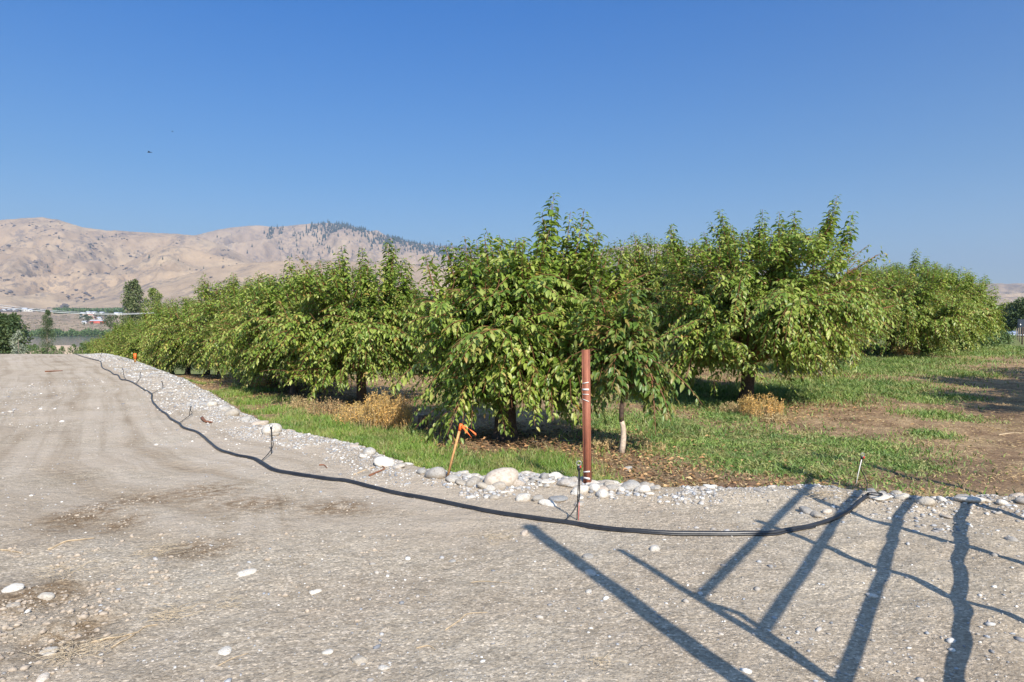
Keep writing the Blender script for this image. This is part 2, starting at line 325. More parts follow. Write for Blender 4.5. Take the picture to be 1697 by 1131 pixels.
    h = mth(n, 'ADD', mth(n, 'MULTIPLY', n3, .5), mth(n, 'MULTIPLY', vs.outputs[1], .35)); p1 = bump(n, None, noise(n, P, 9, 7, .7), .8, .06)
    bump(n, b, h, .6, .015, p1); return m
M_ground = groundmat()

# ------------------------------------------------------------------ ground sheet
def gspace(lo, hi, step, far, g=1.035):
    a = list(np.arange(lo, hi, step)); s = step
    while a[-1] < far[1]: s *= g; a.append(a[-1] + s)
    s = step
    while a[0] > far[0]: s *= g; a.insert(0, a[0] - s)
    return np.array(a)
gx = gspace(-6, 7, .06, (-700, 700)); gy = gspace(2.2, 13, .055, (-40, 400))
def patch(px, py, rx, ry):
    c = G(px, py); c2 = G(px, max(py - ry, 582)); return (c.x, c.y, rx / F * c.y, max(.25, abs(c2.y - c.y)))
GRASS = [patch(*p) for p in [(1180,735,130,26),(1300,745,120,32),(1400,740,95,24),(1480,765,60,14),(1120,650,90,24),(1010,700,50,18),(1310,650,110,14),
    (1200,690,40,10),(1400,640,120,14),(1500,655,40,8),(1410,610,150,10),(1480,600,120,7),(1580,620,50,6),(1560,690,50,7),(1330,775,70,16),(1230,770,60,14),(1590,660,30,4),
    (1560,585,120,5),(1540,720,40,6),(800,650,60,14),(1100,700,60,14),(290,612,40,9),(420,668,30,8),(385,655,28,6)]]
EARTH = [patch(*p) for p in [(1130,790,90,18),(840,745,120,20),(1600,790,120,22),(1640,690,60,40),(620,690,120,14),(330,660,30,12)]]
DAMP = [patch(*p) for p in [(165,845,40,24),(240,830,45,14),(205,868,30,14),(340,815,60,16),(420,835,70,12),(560,840,60,12),(130,850,40,16),(60,985,70,20),(110,1060,60,40),(330,910,50,10)]]
def blobs(L, x, y):
    m = np.zeros(np.broadcast(x, y).shape)
    for cx, cy, rx, ry in L: m = np.maximum(m, 1.25 * np.exp(-(((x - cx) / rx) ** 2 + ((y - cy) / ry) ** 2)))
    return np.clip(m, 0, 1)
def grassmask(x, y):
    s = edge_s(x, y)
    strip = sst(.08, .2, s) * sst(2.0, .9, s + .9 * (fbm(x * .7, y * .7, 51, 3) - .5)) * sst(1.3, .4, x) * sst(-11, -9, x)
    strip = strip * np.where(x < -4.2, sst(.50, .62, fbm(x * .9, y * .9, 58, 3)), 1)
    g = np.maximum(strip, blobs(GRASS, x, y) * sst(.05, .3, s))
    far = sst(22, 34, y) * sst(.2, 1.5, s) * .8
    g = np.maximum(g, far)
    return g * sst(.30, .50, fbm(x * 1.6, y * 1.6, 61, 4, .65) + np.where(x > 1.2, .24, .15) * g)
XX, YY = np.meshgrid(gx, gy); ZZ = zg(XX, YY)
V = np.stack([XX, YY, ZZ], -1).reshape(-1, 3); nx, ny = len(gx), len(gy)
i = np.arange(ny - 1)[:, None] * nx + np.arange(nx - 1)[None]; Q = np.stack([i, i + 1, i + nx + 1, i + nx], -1).reshape(-1, 4)
me = npmesh('ground', V, Q, M_ground, True)
s = edge_s(XX, YY)
roadm = sst(.22, -.02, s + .25 * (fbm(XX * 3, YY * 3, 71, 3) - .5)); sandm = np.exp(-(((XX + 91) / 11) ** 2 + ((YY - 138) / 15) ** 2)) * 1.5
cA = np.stack([roadm * sst(60, 42, YY), grassmask(XX, YY), np.clip(sandm, 0, 1), np.ones_like(s)], -1)
TK, RB = tracks(XX, YY)
cB = np.stack([blobs(DAMP, XX, YY), blobs(EARTH, XX, YY), sst(8.5, 12, YY) * .8 + .2, np.ones_like(s)], -1)
cC = np.stack([TK * .5 + RB * .2, np.maximum(sst(-.6, -3.2, XX) * sst(4.2, 6.5, YY + .3 * XX), .75 * sst(1.5, -.5, XX) * sst(4.6, 5.6, YY)), edge_s(XX, YY) + .25 * (fbm(XX * .3, YY * .3, 77, 2) - .5), YY * .8 - XX * .6], -1)
for nm, c in (('zones', cA), ('marks', cB), ('tracks', cC)):
    a = me.color_attributes.new(nm, 'FLOAT_COLOR', 'POINT'); a.data.foreach_set('color', c.astype(np.float32).ravel())
tag(link('ground', me), kind='structure')

# ------------------------------------------------------------------ river and hills
def watermat():
    m, n, b, o = mat('river_water'); b.inputs['Base Color'].default_value = (.03, .04, .045, 1); b.inputs['Roughness'].default_value = .12
    tc = N(n, 'ShaderNodeTexCoord'); bump(n, b, noise(n, tc.outputs['Object'], .6, 3), .12, .1); return m
npw = npmesh('river', [(-3000, 250, -13.2), (1500, 250, -13.2), (1500, 900, -13.2), (-3000, 900, -13.2)], [[0, 1, 2, 3]], watermat())
tag(link('river', npw), kind='structure')
RIDGES = [  # crest depth, foot depth, foot z, [(px, y)], gully strength
    (4000, 1950, 38, [(-400,420),(-200,385),(0,366),(40,362),(75,361),(100,365),(140,377),(175,382),(205,383),(250,386),(300,388),(330,391),(380,412),(440,440),(520,470)], .33, 1),
    (3000, 1900, 38, [(-400,500),(60,500),(140,470),(190,448),(235,424),(262,411),(285,407),(315,411),(345,420),(400,433),(470,455),(560,490),(700,500)], .3, 2),
    (2350, 1720, 32, [(-400,512),(80,510),(120,503),(170,489),(230,474),(300,458),(350,445),(400,438),(460,433),(560,432),(700,440),(900,470),(1100,500),(1250,545),(1700,560)], .22, 3),
    (6000, 3300, 120, [(-400,480),(200,470),(290,400),(340,387),(380,378),(430,374),(460,377),(490,374),(540,370),(570,372),(600,380),(640,392),(680,401),(705,406),(740,422),(780,436),(850,455),(1000,480),(1400,530),(1700,556)], .36, 4),
    (7600, 5900, 250, [(-400,500),(480,480),(560,420),(600,388),(612,384),(625,381),(640,390),(665,400),(700,404),(740,408),(800,412),(850,424),(880,431),(950,425),(1020,411),(1060,402),(1110,406),(1180,415),(1250,440),(1400,490),(1560,516),(1625,508),(1650,504),(1668,507),(1690,514),(1750,522),(2100,530)], .2, 5)]
def hz(px, Y):
    px = np.asarray(px, float); Y = np.asarray(Y, float); X = (px - CX) / F * Y
    z = np.interp(Y, [800, 850, 880, 900, 1250, 1400, 1500, 1700, 2300, 12000], [-17, -15, -12.6, -12, 4, 13, 20, 33, 40, 60])
    z = z + 2.5 * (fbm(X / 60, Y / 60, 5, 4) - .5) * sst(880, 1100, Y)
    for (Yc, Yf, zf, sil, gs, sd) in RIDGES:
        ys = np.interp(px, [p[0] for p in sil], [p[1] for p in sil])
        Hc = CAMH + (HOR - ys) * Yc / F
        Hc = Hc + (fbm(px / 14, px * 0, 80 + sd, 4) - .5) * Yc * .0018
        t = np.clip((Y - Yf) / (Yc - Yf), 0, 1)
        wx = X + 160 * (fbm(X / 500, Y / 500, 90 + sd, 3) - .5)
        sc_ = 420 if Yc > 3500 else 260
        rg = 1 - np.abs(2 * fbm(wx / sc_, Y / (sc_ * 1.7), 100 + sd, 5, .52) - 1) * 1.6
        g = gs * (1 - rg) * 4 * t * (1 - t) ** .6 + gs * .3 * (fbm(X / 110, Y / 150, 120 + sd, 5, .6) - .5) * 4 * t * (1 - t)
        zz = zf + (Hc - zf) * (t ** 1.15 - g * .85)
        back = np.clip((Y - Yc) / 1500, 0, 1); zz = zz - back * back * 300 - (Y > Yc) * (Y - Yc) * .12
        z = np.where((Hc > zf) & (t > 0), np.maximum(z, zz), z)
    return z
hu = np.linspace(-260, 1960, 760); hy = np.concatenate([np.geomspace(805, 1900, 60), np.linspace(1910, 6300, 330), np.linspace(6350, 11500, 90)])
U, YY2 = np.meshgrid(hu, hy); Zh = hz(U, YY2); Xh = (U - CX) / F * YY2
V = np.stack([Xh, YY2, Zh], -1).reshape(-1, 3); nx, ny = len(hu), len(hy)
i = np.arange(ny - 1)[:, None] * nx + np.arange(nx - 1)[None]; Q = np.stack([i, i + 1, i + nx + 1, i + nx], -1).reshape(-1, 4)
def hillmat():
    m, n, b, o = mat('dry_hills'); ge = N(n, 'ShaderNodeNewGeometry'); P = ge.outputs['Position']
    big = noise(n, P, .0022, 6, .6); mid = noise(n, P, .012, 8, .7); fine = noise(n, P, .03, 7, .75)
    c = ramp(n, big, [(.3, (.34, .255, .178)), (.5, (.41, .312, .212)), (.7, (.48, .378, .25))])
    c = mixc(n, 1.0, c, ramp(n, mid, [(.3, (.78, .76, .78)), (.6, (1.08, 1.06, 1.04))]), 'MULTIPLY')
    # rocky, sagebrush-dark patches, mostly low and steep
    rk = mth(n, 'MULTIPLY', ramp(n, noise(n, P, .0035, 5, .6), [(.46, (0, 0, 0)), (.58, (1, 1, 1))]), ramp(n, fine, [(.50, (0, 0, 0)), (.54, (1, 1, 1))]))
    c = mixc(n, mth(n, 'MULTIPLY', rk, .6), c, (.12, .11, .115))
    vo = N(n, 'ShaderNodeTexVoronoi'); vo.inputs['Scale'].default_value = .055; n.links.new(P, vo.inputs['Vector'])
    dots = ramp(n, vo.outputs['Distance'], [(.28, (1, 1, 1)), (.4, (0, 0, 0))])
    sx = N(n, 'ShaderNodeSeparateXYZ'); n.links.new(P, sx.inputs[0])
    low = ramp(n, mth(n, 'DIVIDE', sx.outputs[1], 6000), [(.24, (1, 1, 1)), (.36, (.12, .12, .12))])
    c = mixc(n, mth(n, 'MULTIPLY', mth(n, 'MULTIPLY', dots, low), .7), c, (.13, .12, .09))
    n.links.new(c, b.inputs['Base Color']); b.inputs['Roughness'].default_value = 1; b.inputs['Specular IOR Level'].default_value = .1
    bump(n, b, mid, .55, 20); return m
tag(link('hills', npmesh('hills', V, Q, hillmat(), True)), kind='structure')
# ------------------------------------------------------------------ haze
hb = MB(); hb.box((0, 5600, 560), (9500, 6150, 590)); m, n, b, o = mat('haze_air'); n.nodes.remove(b)
pv = N(n, 'ShaderNodeVolumePrincipled'); pv.inputs['Color'].default_value = (.66, .80, 1, 1); pv.inputs['Density'].default_value = 1.1e-4; pv.inputs['Anisotropy'].default_value = 0.25
n.links.new(pv.outputs[0], o.inputs['Volume']); HAZE = hb.obj('haze', m); tag(HAZE, kind='stuff')

# ------------------------------------------------------------------ leaves
def leaf_geo(P, T, Nn, L, W, fine=True, curl=.35):
    """P base, T direction, Nn normal (all (n,3)), returns verts, tris"""
    n = len(P); T = T / (np.linalg.norm(T, axis=1)[:, None] + 1e-9); S = np.cross(T, Nn); S /= np.linalg.norm(S, axis=1)[:, None] + 1e-9; Nn = np.cross(S, T)
    dn = np.array([0, 0, -1.])
    L = L[:, None]; W = W[:, None]
    if fine:
        c1 = P + T * L * .33; T2 = T + dn * curl; T2 /= np.linalg.norm(T2, axis=1)[:, None]
        c2 = c1 + T2 * L * .35; T3 = T2 + dn * curl; T3 /= np.linalg.norm(T3, axis=1)[:, None]; tip = c2 + T3 * L * .32
        f = Nn * W * .22
        V = np.stack([P, c1 - S * W * .5 + f, c1, c1 + S * W * .5 + f, c2 - S * W * .42 + f, c2, c2 + S * W * .42 + f, tip], 1)
        Tq = np.array([[0,2,1],[0,3,2],[1,2,5],[1,5,4],[2,3,6],[2,6,5],[4,5,7],[5,6,7]])
    else:
        c1 = P + T * L * .45; T2 = T + dn * curl * 1.5; T2 /= np.linalg.norm(T2, axis=1)[:, None]; f = Nn * W * .2
        V = np.stack([P, c1 - S * W * .5 + f, c1, c1 + S * W * .5 + f, c1 + T2 * L * .55], 1)
        Tq = np.array([[0,2,1],[0,3,2],[1,2,4],[2,3,4]])
    k = V.shape[1]; Fc = (np.arange(n)[:, None, None] * k + Tq[None]).reshape(-1, 3)
    return V.reshape(-1, 3), Fc

def bez(a, c, b, n):
    t = np.linspace(0, 1, n)[:, None]; return (1 - t) ** 2 * a + 2 * t * (1 - t) * c + t * t * b
def nrm(v): return v / (np.linalg.norm(v) + 1e-9)
def gen_tree(name, seed, H, R, zb, th, tr, spires, nsh, fine=True, LL=.125, step=.036, mleaf=None, lumps=.28, off=(0, 0), paint=False, parent=None, nl=9, arms=()):
    rs = np.random.RandomState(seed); A = np.array
    trunk = MB(); top = A([rs.uniform(-.08, .08), rs.uniform(-.08, .08), th])
    if paint:
        pts = bez(A([0, 0, 0.]), A([.05, 0, th * .3]), A([0, 0, th * .45]), 6); pb = MB(); pb.tube(pts, np.linspace(tr * 1.3, tr, 6), 8)
        pp = pb.obj('painted_trunk_base', M_paintbark, parent, True); tpts = bez(A([0, 0, th * .45 - .01]), A([-.02, 0, th * .7]), top, 8); trunk.tube(tpts, np.linspace(tr * 1.02, tr * .8, 8), 8)
    else:
        zz = np.linspace(-.12, 1, 14); tpts = np.stack([top[0] * zz, top[1] * zz, th * zz], -1)
        r = tr * (1 + .55 * np.exp(-np.maximum(zz, 0) * 7)) * (1 + .1 * rs.rand(14)); trunk.tube(tpts, r, 12)
    br = MB(); nodes = []
    ztop = H; zc = (ztop + zb) / 2; hz_ = (ztop - zb) / 2; ox, oy = off
    def envr(d):   # lumpy envelope radius multiplier
        a = math.atan2(d[1], d[0]); e = math.asin(max(-1, min(1, d[2])))
        return 1 + lumps * (float(vnoise(a * 1.6 + seed, e * 2.2 + seed * 3)) - .5) * 2
    limbs = []
    for k in range(nl):
        a = k / nl * 6.283 + rs.uniform(-.35, .35); e = rs.uniform(.05, .75) if k % 3 else rs.uniform(.75, 1.2)
        d = A([math.cos(a) * math.cos(e), math.sin(a) * math.cos(e), math.sin(e)]); m = envr(d) * .78
        end = A([ox + d[0] * R * m, oy + d[1] * R * m, zc + (d[2] - .25) * hz_ * m])
        st = tpts[-1] * A([1, 1, rs.uniform(.72, .98)]); c = st * .5 + end * .5 + A([0, 0, .12 + .18 * R])
        limbs.append((st, c, end, tr * rs.uniform(.32, .5)))
    for k in range(3):
        end = A([ox + rs.uniform(-.3, .3) * R, oy + rs.uniform(-.3, .3) * R, ztop * rs.uniform(.86, .97)]); st = tpts[-1] * A([1, 1, .98])
        limbs.append((st, st * .6 + end * .4 + A([0, 0, .25]), end, tr * .5))
    for (ax, ay, az) in arms:
        st = tpts[-1] * A([1, 1, .9]); end = A([ax, ay, az]); limbs.append((st, st * .5 + end * .5 + A([0, 0, .35]), end, tr * .35))
    for st, c, end, r in limbs:
        p = bez(st, c, end, 12); wob = np.cumsum(rs.normal(0, .012, (12, 3)), 0); wob[0] = 0; p = p + wob
        br.tube(p, np.linspace(r * .8, r * .2, 12), 6); nodes += [(q, r * (1 - .75 * j / 11)) for j, q in enumerate(p) if j > 2]
    NP = A([q[0] for q in nodes]); tg = []
    LP, LT, LN, LS = [], [], [], []
    def leaves(p, t0=.2, vert=False, stp=step, Ls=LL):
        seg = np.linalg.norm(np.diff(p, axis=0), axis=1); cum = np.concatenate([[0], np.cumsum(seg)]); tot = cum[-1]
        q = np.arange(tot * t0 + rs.rand() * stp, tot, stp); q = q + rs.uniform(-.3, .3, len(q)) * stp; q = np.clip(q, 0, tot * .999)
        idx = np.clip(np.searchsorted(cum, q) - 1, 0, len(p) - 2); f = ((q - cum[idx]) / (seg[idx] + 1e-9))[:, None]
        Pp = p[idx] * (1 - f) + p[idx + 1] * f; Tt = (p[idx + 1] - p[idx]) / (seg[idx][:, None] + 1e-9)
        n = len(q); side = np.where(np.arange(n) % 2 == 0, 1., -1.)[:, None]
        if vert:
            a = np.arange(n) * 2.4 + rs.uniform(0, 6.28); S = np.stack([np.cos(a), np.sin(a), np.zeros(n)], -1)
            d = S * 1.0 + Tt * .25 + rs.normal(0, .2, (n, 3)) + A([0, 0, -.25]); nn = A([0, 0, 1.]) * .7 - S * 0.1 + Tt * .5 + rs.normal(0, .2, (n, 3))
        else:
            S = np.cross(Tt, A([0, 0, 1.])); S /= np.linalg.norm(S, axis=1)[:, None] + 1e-6
            d = Tt * rs.uniform(.2, .7, (n, 1)) + side * S * rs.uniform(.3, .9, (n, 1)) + A([0, 0, -1]) * rs.uniform(-.05, .6, (n, 1)) + rs.normal(0, .15, (n, 3))
            nn = A([0, 0, 1.]) + Tt * .5 + side * S * .3 + rs.normal(0, .3, (n, 3))
        d /= np.linalg.norm(d, axis=1)[:, None] + 1e-9
        taper = np.clip(1.15 - .55 * (q / tot) ** 4, .5, 1.1) * rs.uniform(.5, 1.2, n)
        LP.append(Pp + d * .025); LT.append(d); LN.append(nn); LS.append(Ls * taper)
    # shoots filling the crown
    for k in range(nsh):
        z = rs.uniform(-.95, 1); a = rs.uniform(0, 6.283); cz = math.sqrt(1 - z * z) if z > 0 else (1 - abs(z) ** 3.2) ** (1 / 3.2); d = A([math.cos(a) * cz, math.sin(a) * cz, z])
        m = envr(d) * (rs.uniform(.0, 1) ** .38)
        if m < .3: continue
        fl = 1.0 if z > -.2 else 1.0 + .1 * z
        t = A([ox + d[0] * R * m * fl, oy + d[1] * R * m * fl, zc + d[2] * hz_ * m])
        inn = t - A([t[0] - ox * .5, t[1] - oy * .5, (t[2] - zc) * .6 + .1]) / max(.6, np.linalg.norm(t - A([0, 0, zc]))) * rs.uniform(.45, .95)
        j = np.argmin(np.sum((NP - inn) ** 2, 1)); st = NP[j]
        L = np.linalg.norm(t - st)
        if L > 1.35: st = t + (st - t) / L * 1.35; L = 1.35
        up = .10 + .16 * rs.rand()
        p = bez(st, st * .45 + t * .55 + A([0, 0, up + .12 * L]), t - A([0, 0, .07]), 8)
        br.tube(p, np.linspace(.007, .0025, 8), 4, False); leaves(p, .08)
        if rs.rand() < .7:   # fork
            q0 = p[rs.randint(2, 5)]; e = q0 + nrm(t - st + rs.normal(0, .45, 3)) * rs.uniform(.25, .55); e[2] -= .06
            pp = bez(q0, (q0 + e) / 2 + A([0, 0, .07]), e, 5); br.tube(pp, np.linspace(.006, .0025, 5), 4, False); leaves(pp, .08)
    for (ax, ay, az) in arms:  # long leafy arms
        st = A([ox + (ax - ox) * .35, oy + (ay - oy) * .35, zc * .9]); e = A([ax, ay, az])
        for r_ in range(7):
            f = rs.uniform(.1, .6); s0 = st * (1 - f) + e * f + A([0, 0, .15]); ee = e + rs.normal(0, .2, 3) * A([1, 1, .6])
            p = bez(s0, (s0 + ee) / 2 + A([0, 0, .2]), ee, 8); br.tube(p, np.linspace(.012, .003, 8), 4, False); leaves(p, .05)
    for (dx, dy, hh) in spires:
        for r_ in range(4):
            jx, jy = rs.uniform(-.10, .10, 2) * r_; e = A([dx + jx, dy + jy, hh - r_ * rs.uniform(.10, .22)])
            ln = rs.uniform(.8, 1.1); st = A([dx * .8 + ox * .2 + rs.uniform(-.06, .06), dy * .8, max(zb + .5, hh - ln - .2)])
            p = bez(st, st * .4 + e * .6 + rs.normal(0, .03, 3), e, 9); br.tube(p, np.linspace(.010, .003, 9), 5, False); leaves(p, .0, True, step * .45, LL * 1.3)
    for k in range(int(nsh * .06)):   # random small upright shoots on top
        a = rs.uniform(0, 6.283); q = rs.rand() ** .5 * R * .75; hh = zc + hz_ * math.sqrt(max(0, 1 - (q / R) ** 2)); b0 = A([ox + math.cos(a) * q, oy + math.sin(a) * q, hh - .25])
        e = b0 + A([math.cos(a) * .16, math.sin(a) * .16, rs.uniform(.35, .62)]); p = bez(b0, (b0 + e) / 2 + rs.normal(0, .03, 3), e, 6)
        br.tube(p, np.linspace(.008, .003, 6), 4, False); leaves(p, 0, True, step * .5, LL * 1.2)
    # inner spur leaves on the limbs
    for q, r in nodes:
        if q[2] > zb + .1:
            n = 10; P0 = q + rs.normal(0, .14, (n, 3)); LP.append(P0); LT.append(rs.normal(0, .6, (n, 3)) + A([0, 0, -.6])); LN.append(rs.normal(0, .4, (n, 3)) + A([0, 0, 1])); LS.append(LL * rs.uniform(.7, 1, n))
    P0 = np.vstack(LP); T0 = np.vstack(LT); N0 = np.vstack(LN); S0 = np.concatenate(LS)
    keep = P0[:, 2] > .12; P0, T0, N0, S0 = P0[keep], T0[keep], N0[keep], S0[keep]
    V, Fc = leaf_geo(P0, T0, N0, S0, S0 * rs.uniform(.36, .48, len(S0)), fine)
    trunk.obj('trunk', M_bark, parent, True); br.obj('branches', M_twig, parent, True)
    link('crown', npmesh(name + '_crown', V, Fc, mleaf or M_leaf), parent)
    return len(P0)

CG = 'cherry trees planted in rows in the orchard'
TREES = []
def hero(px, py, label, seed, **k):
    g = G(px, py); t = thing('cherry_tree', g, label, 'tree', CG); k['parent'] = t
    sp = []
    for (sx, sy, dy) in k.pop('sp', []):
        Y = g.y + dy; sp.append(((sx - CX) / F * Y - g.x, dy, hgt(sy, Y) - g.z))
    arms = []
    for (sx, sy, dy) in k.pop('ar', []):
        Y = g.y + dy; arms.append(((sx - CX) / F * Y - g.x, dy, hgt(sy, Y) - g.z))
    n = gen_tree('cherry_tree', seed, spires=sp, arms=arms, **k); TREES.append((g.x, g.y)); print('tree', label[:30], [round(v, 2) for v in g], n)
    return t
hero(838, 727, 'dark-trunked cherry tree at the near corner, left of the rusty red post', 1, H=2.8, R=1.72, zb=.12, th=.75, tr=.15, nsh=900,
     sp=[(918,322,.1),(945,352,.2),(968,348,-.1),(990,385,0),(770,392,.3),(748,402,.2),(790,398,.5),(900,375,.1),(1035,398,.3)], ar=[(752,690,-.9),(715,590,-.3),(1050,470,.2),(705,520,.2),(860,425,-1.0)], off=(.2, 0), lumps=.3)
hero(600, 668, 'cherry tree rising behind the tall bright dry weeds, with several thin leafy spires', 2, H=2.85, R=2.0, zb=.2, th=.8, tr=.1, nsh=800,
     sp=[(567,408,0),(601,410,.2),(612,430,-.3),(648,395,0),(675,428,.3),(530,432,.5),(655,410,-.2)], ar=[(520,640,-.6),(505,440,.8),(700,560,0)], lumps=.32)
hero(487, 654, 'narrow cherry tree with one tall leafy column, left of the many-spired tree', 3, H=2.7, R=1.5, zb=.15, th=.75, tr=.08, nsh=480,
     sp=[(480,425,0),(470,445,.3),(492,450,-.2)], lumps=.3)
hero(1236, 667, 'broad cherry tree with exposed rough trunk in dry weeds, right of the post', 4, H=3.4, R=2.4, zb=.3, th=.9, tr=.13, nsh=1250,
     sp=[(1190,348,.3),(1198,365,.2),(1262,348,.2),(1290,352,.4),(1315,350,0),(1385,325,.2),(1412,352,0),(1372,350,.1),(1112,372,1.0),(1242,378,.4),(1165,390,.5)], ar=[(1455,475,-.6),(1450,428,.3),(1475,505,.2),(1450,520,-.3),(1120,560,-1.2),(1100,620,-.8),(1420,580,.6)], off=(.2, 0), lumps=.26)
hero(1085, 640, 'cherry tree showing its crown between the corner tree and the broad tree', 5, H=3.7, R=2.3, zb=.4, th=.9, tr=.12, nsh=800,
     sp=[(1072,386,0),(1056,400,.3),(1112,372,.2),(1030,418,.4),(1092,405,.1),(1130,395,.3)], fine=False)
hero(1030, 752, 'young cherry tree with a slim white-painted trunk just right of the red post', 6, H=2.0, R=.62, zb=.62, th=.95, tr=.032, nsh=130, sp=[(1062,540,0)], paint=True, ar=[(1115,650,.2),(1105,690,-.2),(985,640,0)], nl=4, mleaf=M_leafy)
hero(1358, 626, 'young cherry tree with a half white-painted trunk under the right side of the broad tree', 7, H=2.7, R=1.4, zb=.72, th=1.0, tr=.05, nsh=260, sp=[], paint=True, nl=5, fine=False)
hero(1409, 605, 'thin young cherry tree with a small white trunk base, farther back along the grass alley', 8, H=2.9, R=1.6, zb=.7, th=.8, tr=.06, nsh=300, sp=[], paint=True, nl=5, fine=False)
hero(1478, 584, 'cherry tree with a leaning low trunk at the left of the far right clump', 9, H=3.5, R=2.7, zb=.3, th=.7, tr=.15, nsh=850, sp=[(1515,412,0),(1535,425,.2),(1480,435,.4),(1500,440,0)], fine=False, LL=.15, off=(.3, 0), ar=[(1420,480,0)])
hero(1560, 584, 'rounded cherry tree with low skirts at the far right end of the orchard edge', 10, H=3.15, R=2.2, zb=.1, th=.6, tr=.14, nsh=800, off=(.1, 0), sp=[(1627,462,0),(1572,437,.4),(1605,452,.2),(1650,480,-.2)], fine=False, LL=.15)
# prototypes for the rest of the rows
protos = []
PR = [(21, 2.95, 2.0), (22, 2.7, 1.9), (23, 3.15, 1.8), (24, 2.6, 2.05), (25, 3.05, 2.1), (26, 2.8, 1.7)]
ORD = ['third', 'fourth', 'fifth', 'sixth', 'seventh', 'eighth', 'ninth', 'tenth', 'eleventh', 'twelfth', 'thirteenth', 'fourteenth', 'fifteenth', 'sixteenth', 'seventeenth', 'eighteenth', 'nineteenth', 'twentieth']
def proto(k, loc, label):
    sd, H, R = PR[k]; rs = np.random.RandomState(sd); t = thing('cherry_tree', loc, label, 'tree', CG)
    sp = [(rs.uniform(-.9, .9), rs.uniform(-.9, .9), H + rs.uniform(.05, .5)) for _ in range(rs.randint(3, 9))]
    gen_tree('cherry_tree', sd, H=H, R=R, zb=.08, th=.7, tr=.09, spires=sp, nsh=740, fine=False, LL=.134, step=.037, parent=t, lumps=.3); return t
spots = []
line = [(-7.6, 20.4, 3.1, 3.2), (-6.3, 18.2, 2.9, 2.6), (-10.0, 23.3, 3.2, 3.2), (-12.2, 26.2, 3.3, 3.6)]
x, y = -12.2, 26.2
for k in range(14):
    st_ = 3.7 + .1 * k; x -= .585 * st_; y += .811 * st_; line.append((x, y, 3.2, 3.1))
rr = random.Random(5)
for k, (x, y, H, _) in enumerate(sorted(line, key=lambda q: q[1])):
    lab = '%s cherry tree from the near corner in the row beside the gravel road' % (['fourth', 'fifth', 'sixth', 'seventh', 'eighth', 'ninth', 'tenth', 'eleventh', 'twelfth', 'thirteenth', 'fourteenth', 'fifteenth', 'sixteenth', 'seventeenth', 'eighteenth', 'nineteenth', 'twentieth', 'twenty-first'][k])
    x += .35; y += .25
    spots.append((x, y, rr.uniform(.92, 1.04) * (1 if y < 30 else .98), lab))
u = np.array([-.585, .811])
BL = 'cherry tree in the rows behind, only its upper crown showing above the front rows'
for (bx, by, n0, n1) in [(3.4, 18.0, 1, 11), (6.9, 14.9, 1, 10), (10.5, 20.6, 0, 8), (14.0, 27.5, 1, 6), (11.6, 22.6, 0, 1), (14.6, 25.2, 0, 1), (19.4, 31.0, 0, 3)]:
    for k in range(n0, n1):
        p = np.array([bx, by]) + u * 4.6 * k + np.array([rr.uniform(-.3, .3), rr.uniform(-.3, .3)])
        if min([math.hypot(p[0] - a, p[1] - b_) for a, b_ in TREES] + [9]) < 2.6: continue
        spots.append((p[0], p[1], rr.uniform(.98, 1.12) * (.97 if p[0] < -8 else 1), BL)); 
for k, (x, y, sc_, lab) in enumerate(spots):
    loc = (x, y, gz(x, y)); kk = k % 6
    if k < 6: protos.append(proto(kk, loc, lab)); protos[-1].scale = (sc_,) * 3
    else: copy_tree(protos[kk], loc, rr.uniform(0, 6.28), (sc_ * rr.uniform(.95, 1.1), sc_ * rr.uniform(.95, 1.1), sc_), lab)
# trees just outside the frame whose shadows fall into it
copy_tree(protos[1], (-21.9, 24.0, gz(-21.9, 24.0)), 1.0, .95, 'cherry tree outside the left edge whose shadow crosses the road')
for k, (x, y) in enumerate([(14.2, 14.2), (17.3, 17.0), (12.4, 11.2)]):
    copy_tree(protos[(k + 2) % 4], (x, y, gz(x, y)), k * 1.3, 1.15, 'cherry tree outside the right edge, %s of the three shading the bare lane' % ['middle', 'farthest', 'nearest'][k])

# ------------------------------------------------------------------ far trees and bushes
def puff(name, seed, loc, H, R, shape, mleaf, leaf, n, label, cat, group=None, trunk_h=None, tr=.2, parts=True, zb=.0, lump=.35):
    """crown of leaf clumps around real limbs; shape(t)->relative radius for height t"""
    rs = np.random.RandomState(seed); t = thing(name, loc, label, cat, group)
    mb = MB(); th = trunk_h or H * .85; mb.tube([(0, 0, -.3), (tr * .3, 0, th * .3), (0, tr * .2, th * .65), (0, 0, th)], [tr * 1.2, tr, tr * .7, tr * .25], 8)
    nc = max(14, n // 60); C = []
    for k in range(nc):
        f = rs.rand(); a = rs.uniform(0, 6.283); r = R * shape(f) * rs.uniform(.35, 1) ; z = zb + f * (H - zb)
        C.append((math.cos(a) * r, math.sin(a) * r, z)); 
        if k % 2 == 0: z0 = max(.1, min(th * .95, z - r * .9)); mb.tube([(0, 0, z0), (C[-1][0] * .5, C[-1][1] * .5, (z0 + z) / 2), C[-1]], [tr * .28, tr * .16, tr * .05], 5)
    C = np.array(C); j = rs.randint(0, nc, n); rad = R * lump * np.array([max(.25, shape((c[2] - zb) / (H - zb))) for c in C])[j]
    v = rs.normal(0, 1, (n, 3)); v /= np.linalg.norm(v, axis=1)[:, None]; leaf = leaf * 1.0; P = C[j] + v * (rad * rs.rand(n) ** .4)[:, None] * np.array([1, 1, 1.15])
    P[:, 2] = np.maximum(P[:, 2], .03)
    V, Fc = leaf_geo(P, v * .6 + rs.normal(0, .5, (n, 3)), v + rs.normal(0, .5, (n, 3)) + np.array([0, 0, .6]), leaf * rs.uniform(.6, 1.3, n), leaf * rs.uniform(.4, .8, n), False)
    mb.obj('trunk', M_farbark, t, True); link('crown', npmesh(name, V, Fc, mleaf), t); return t
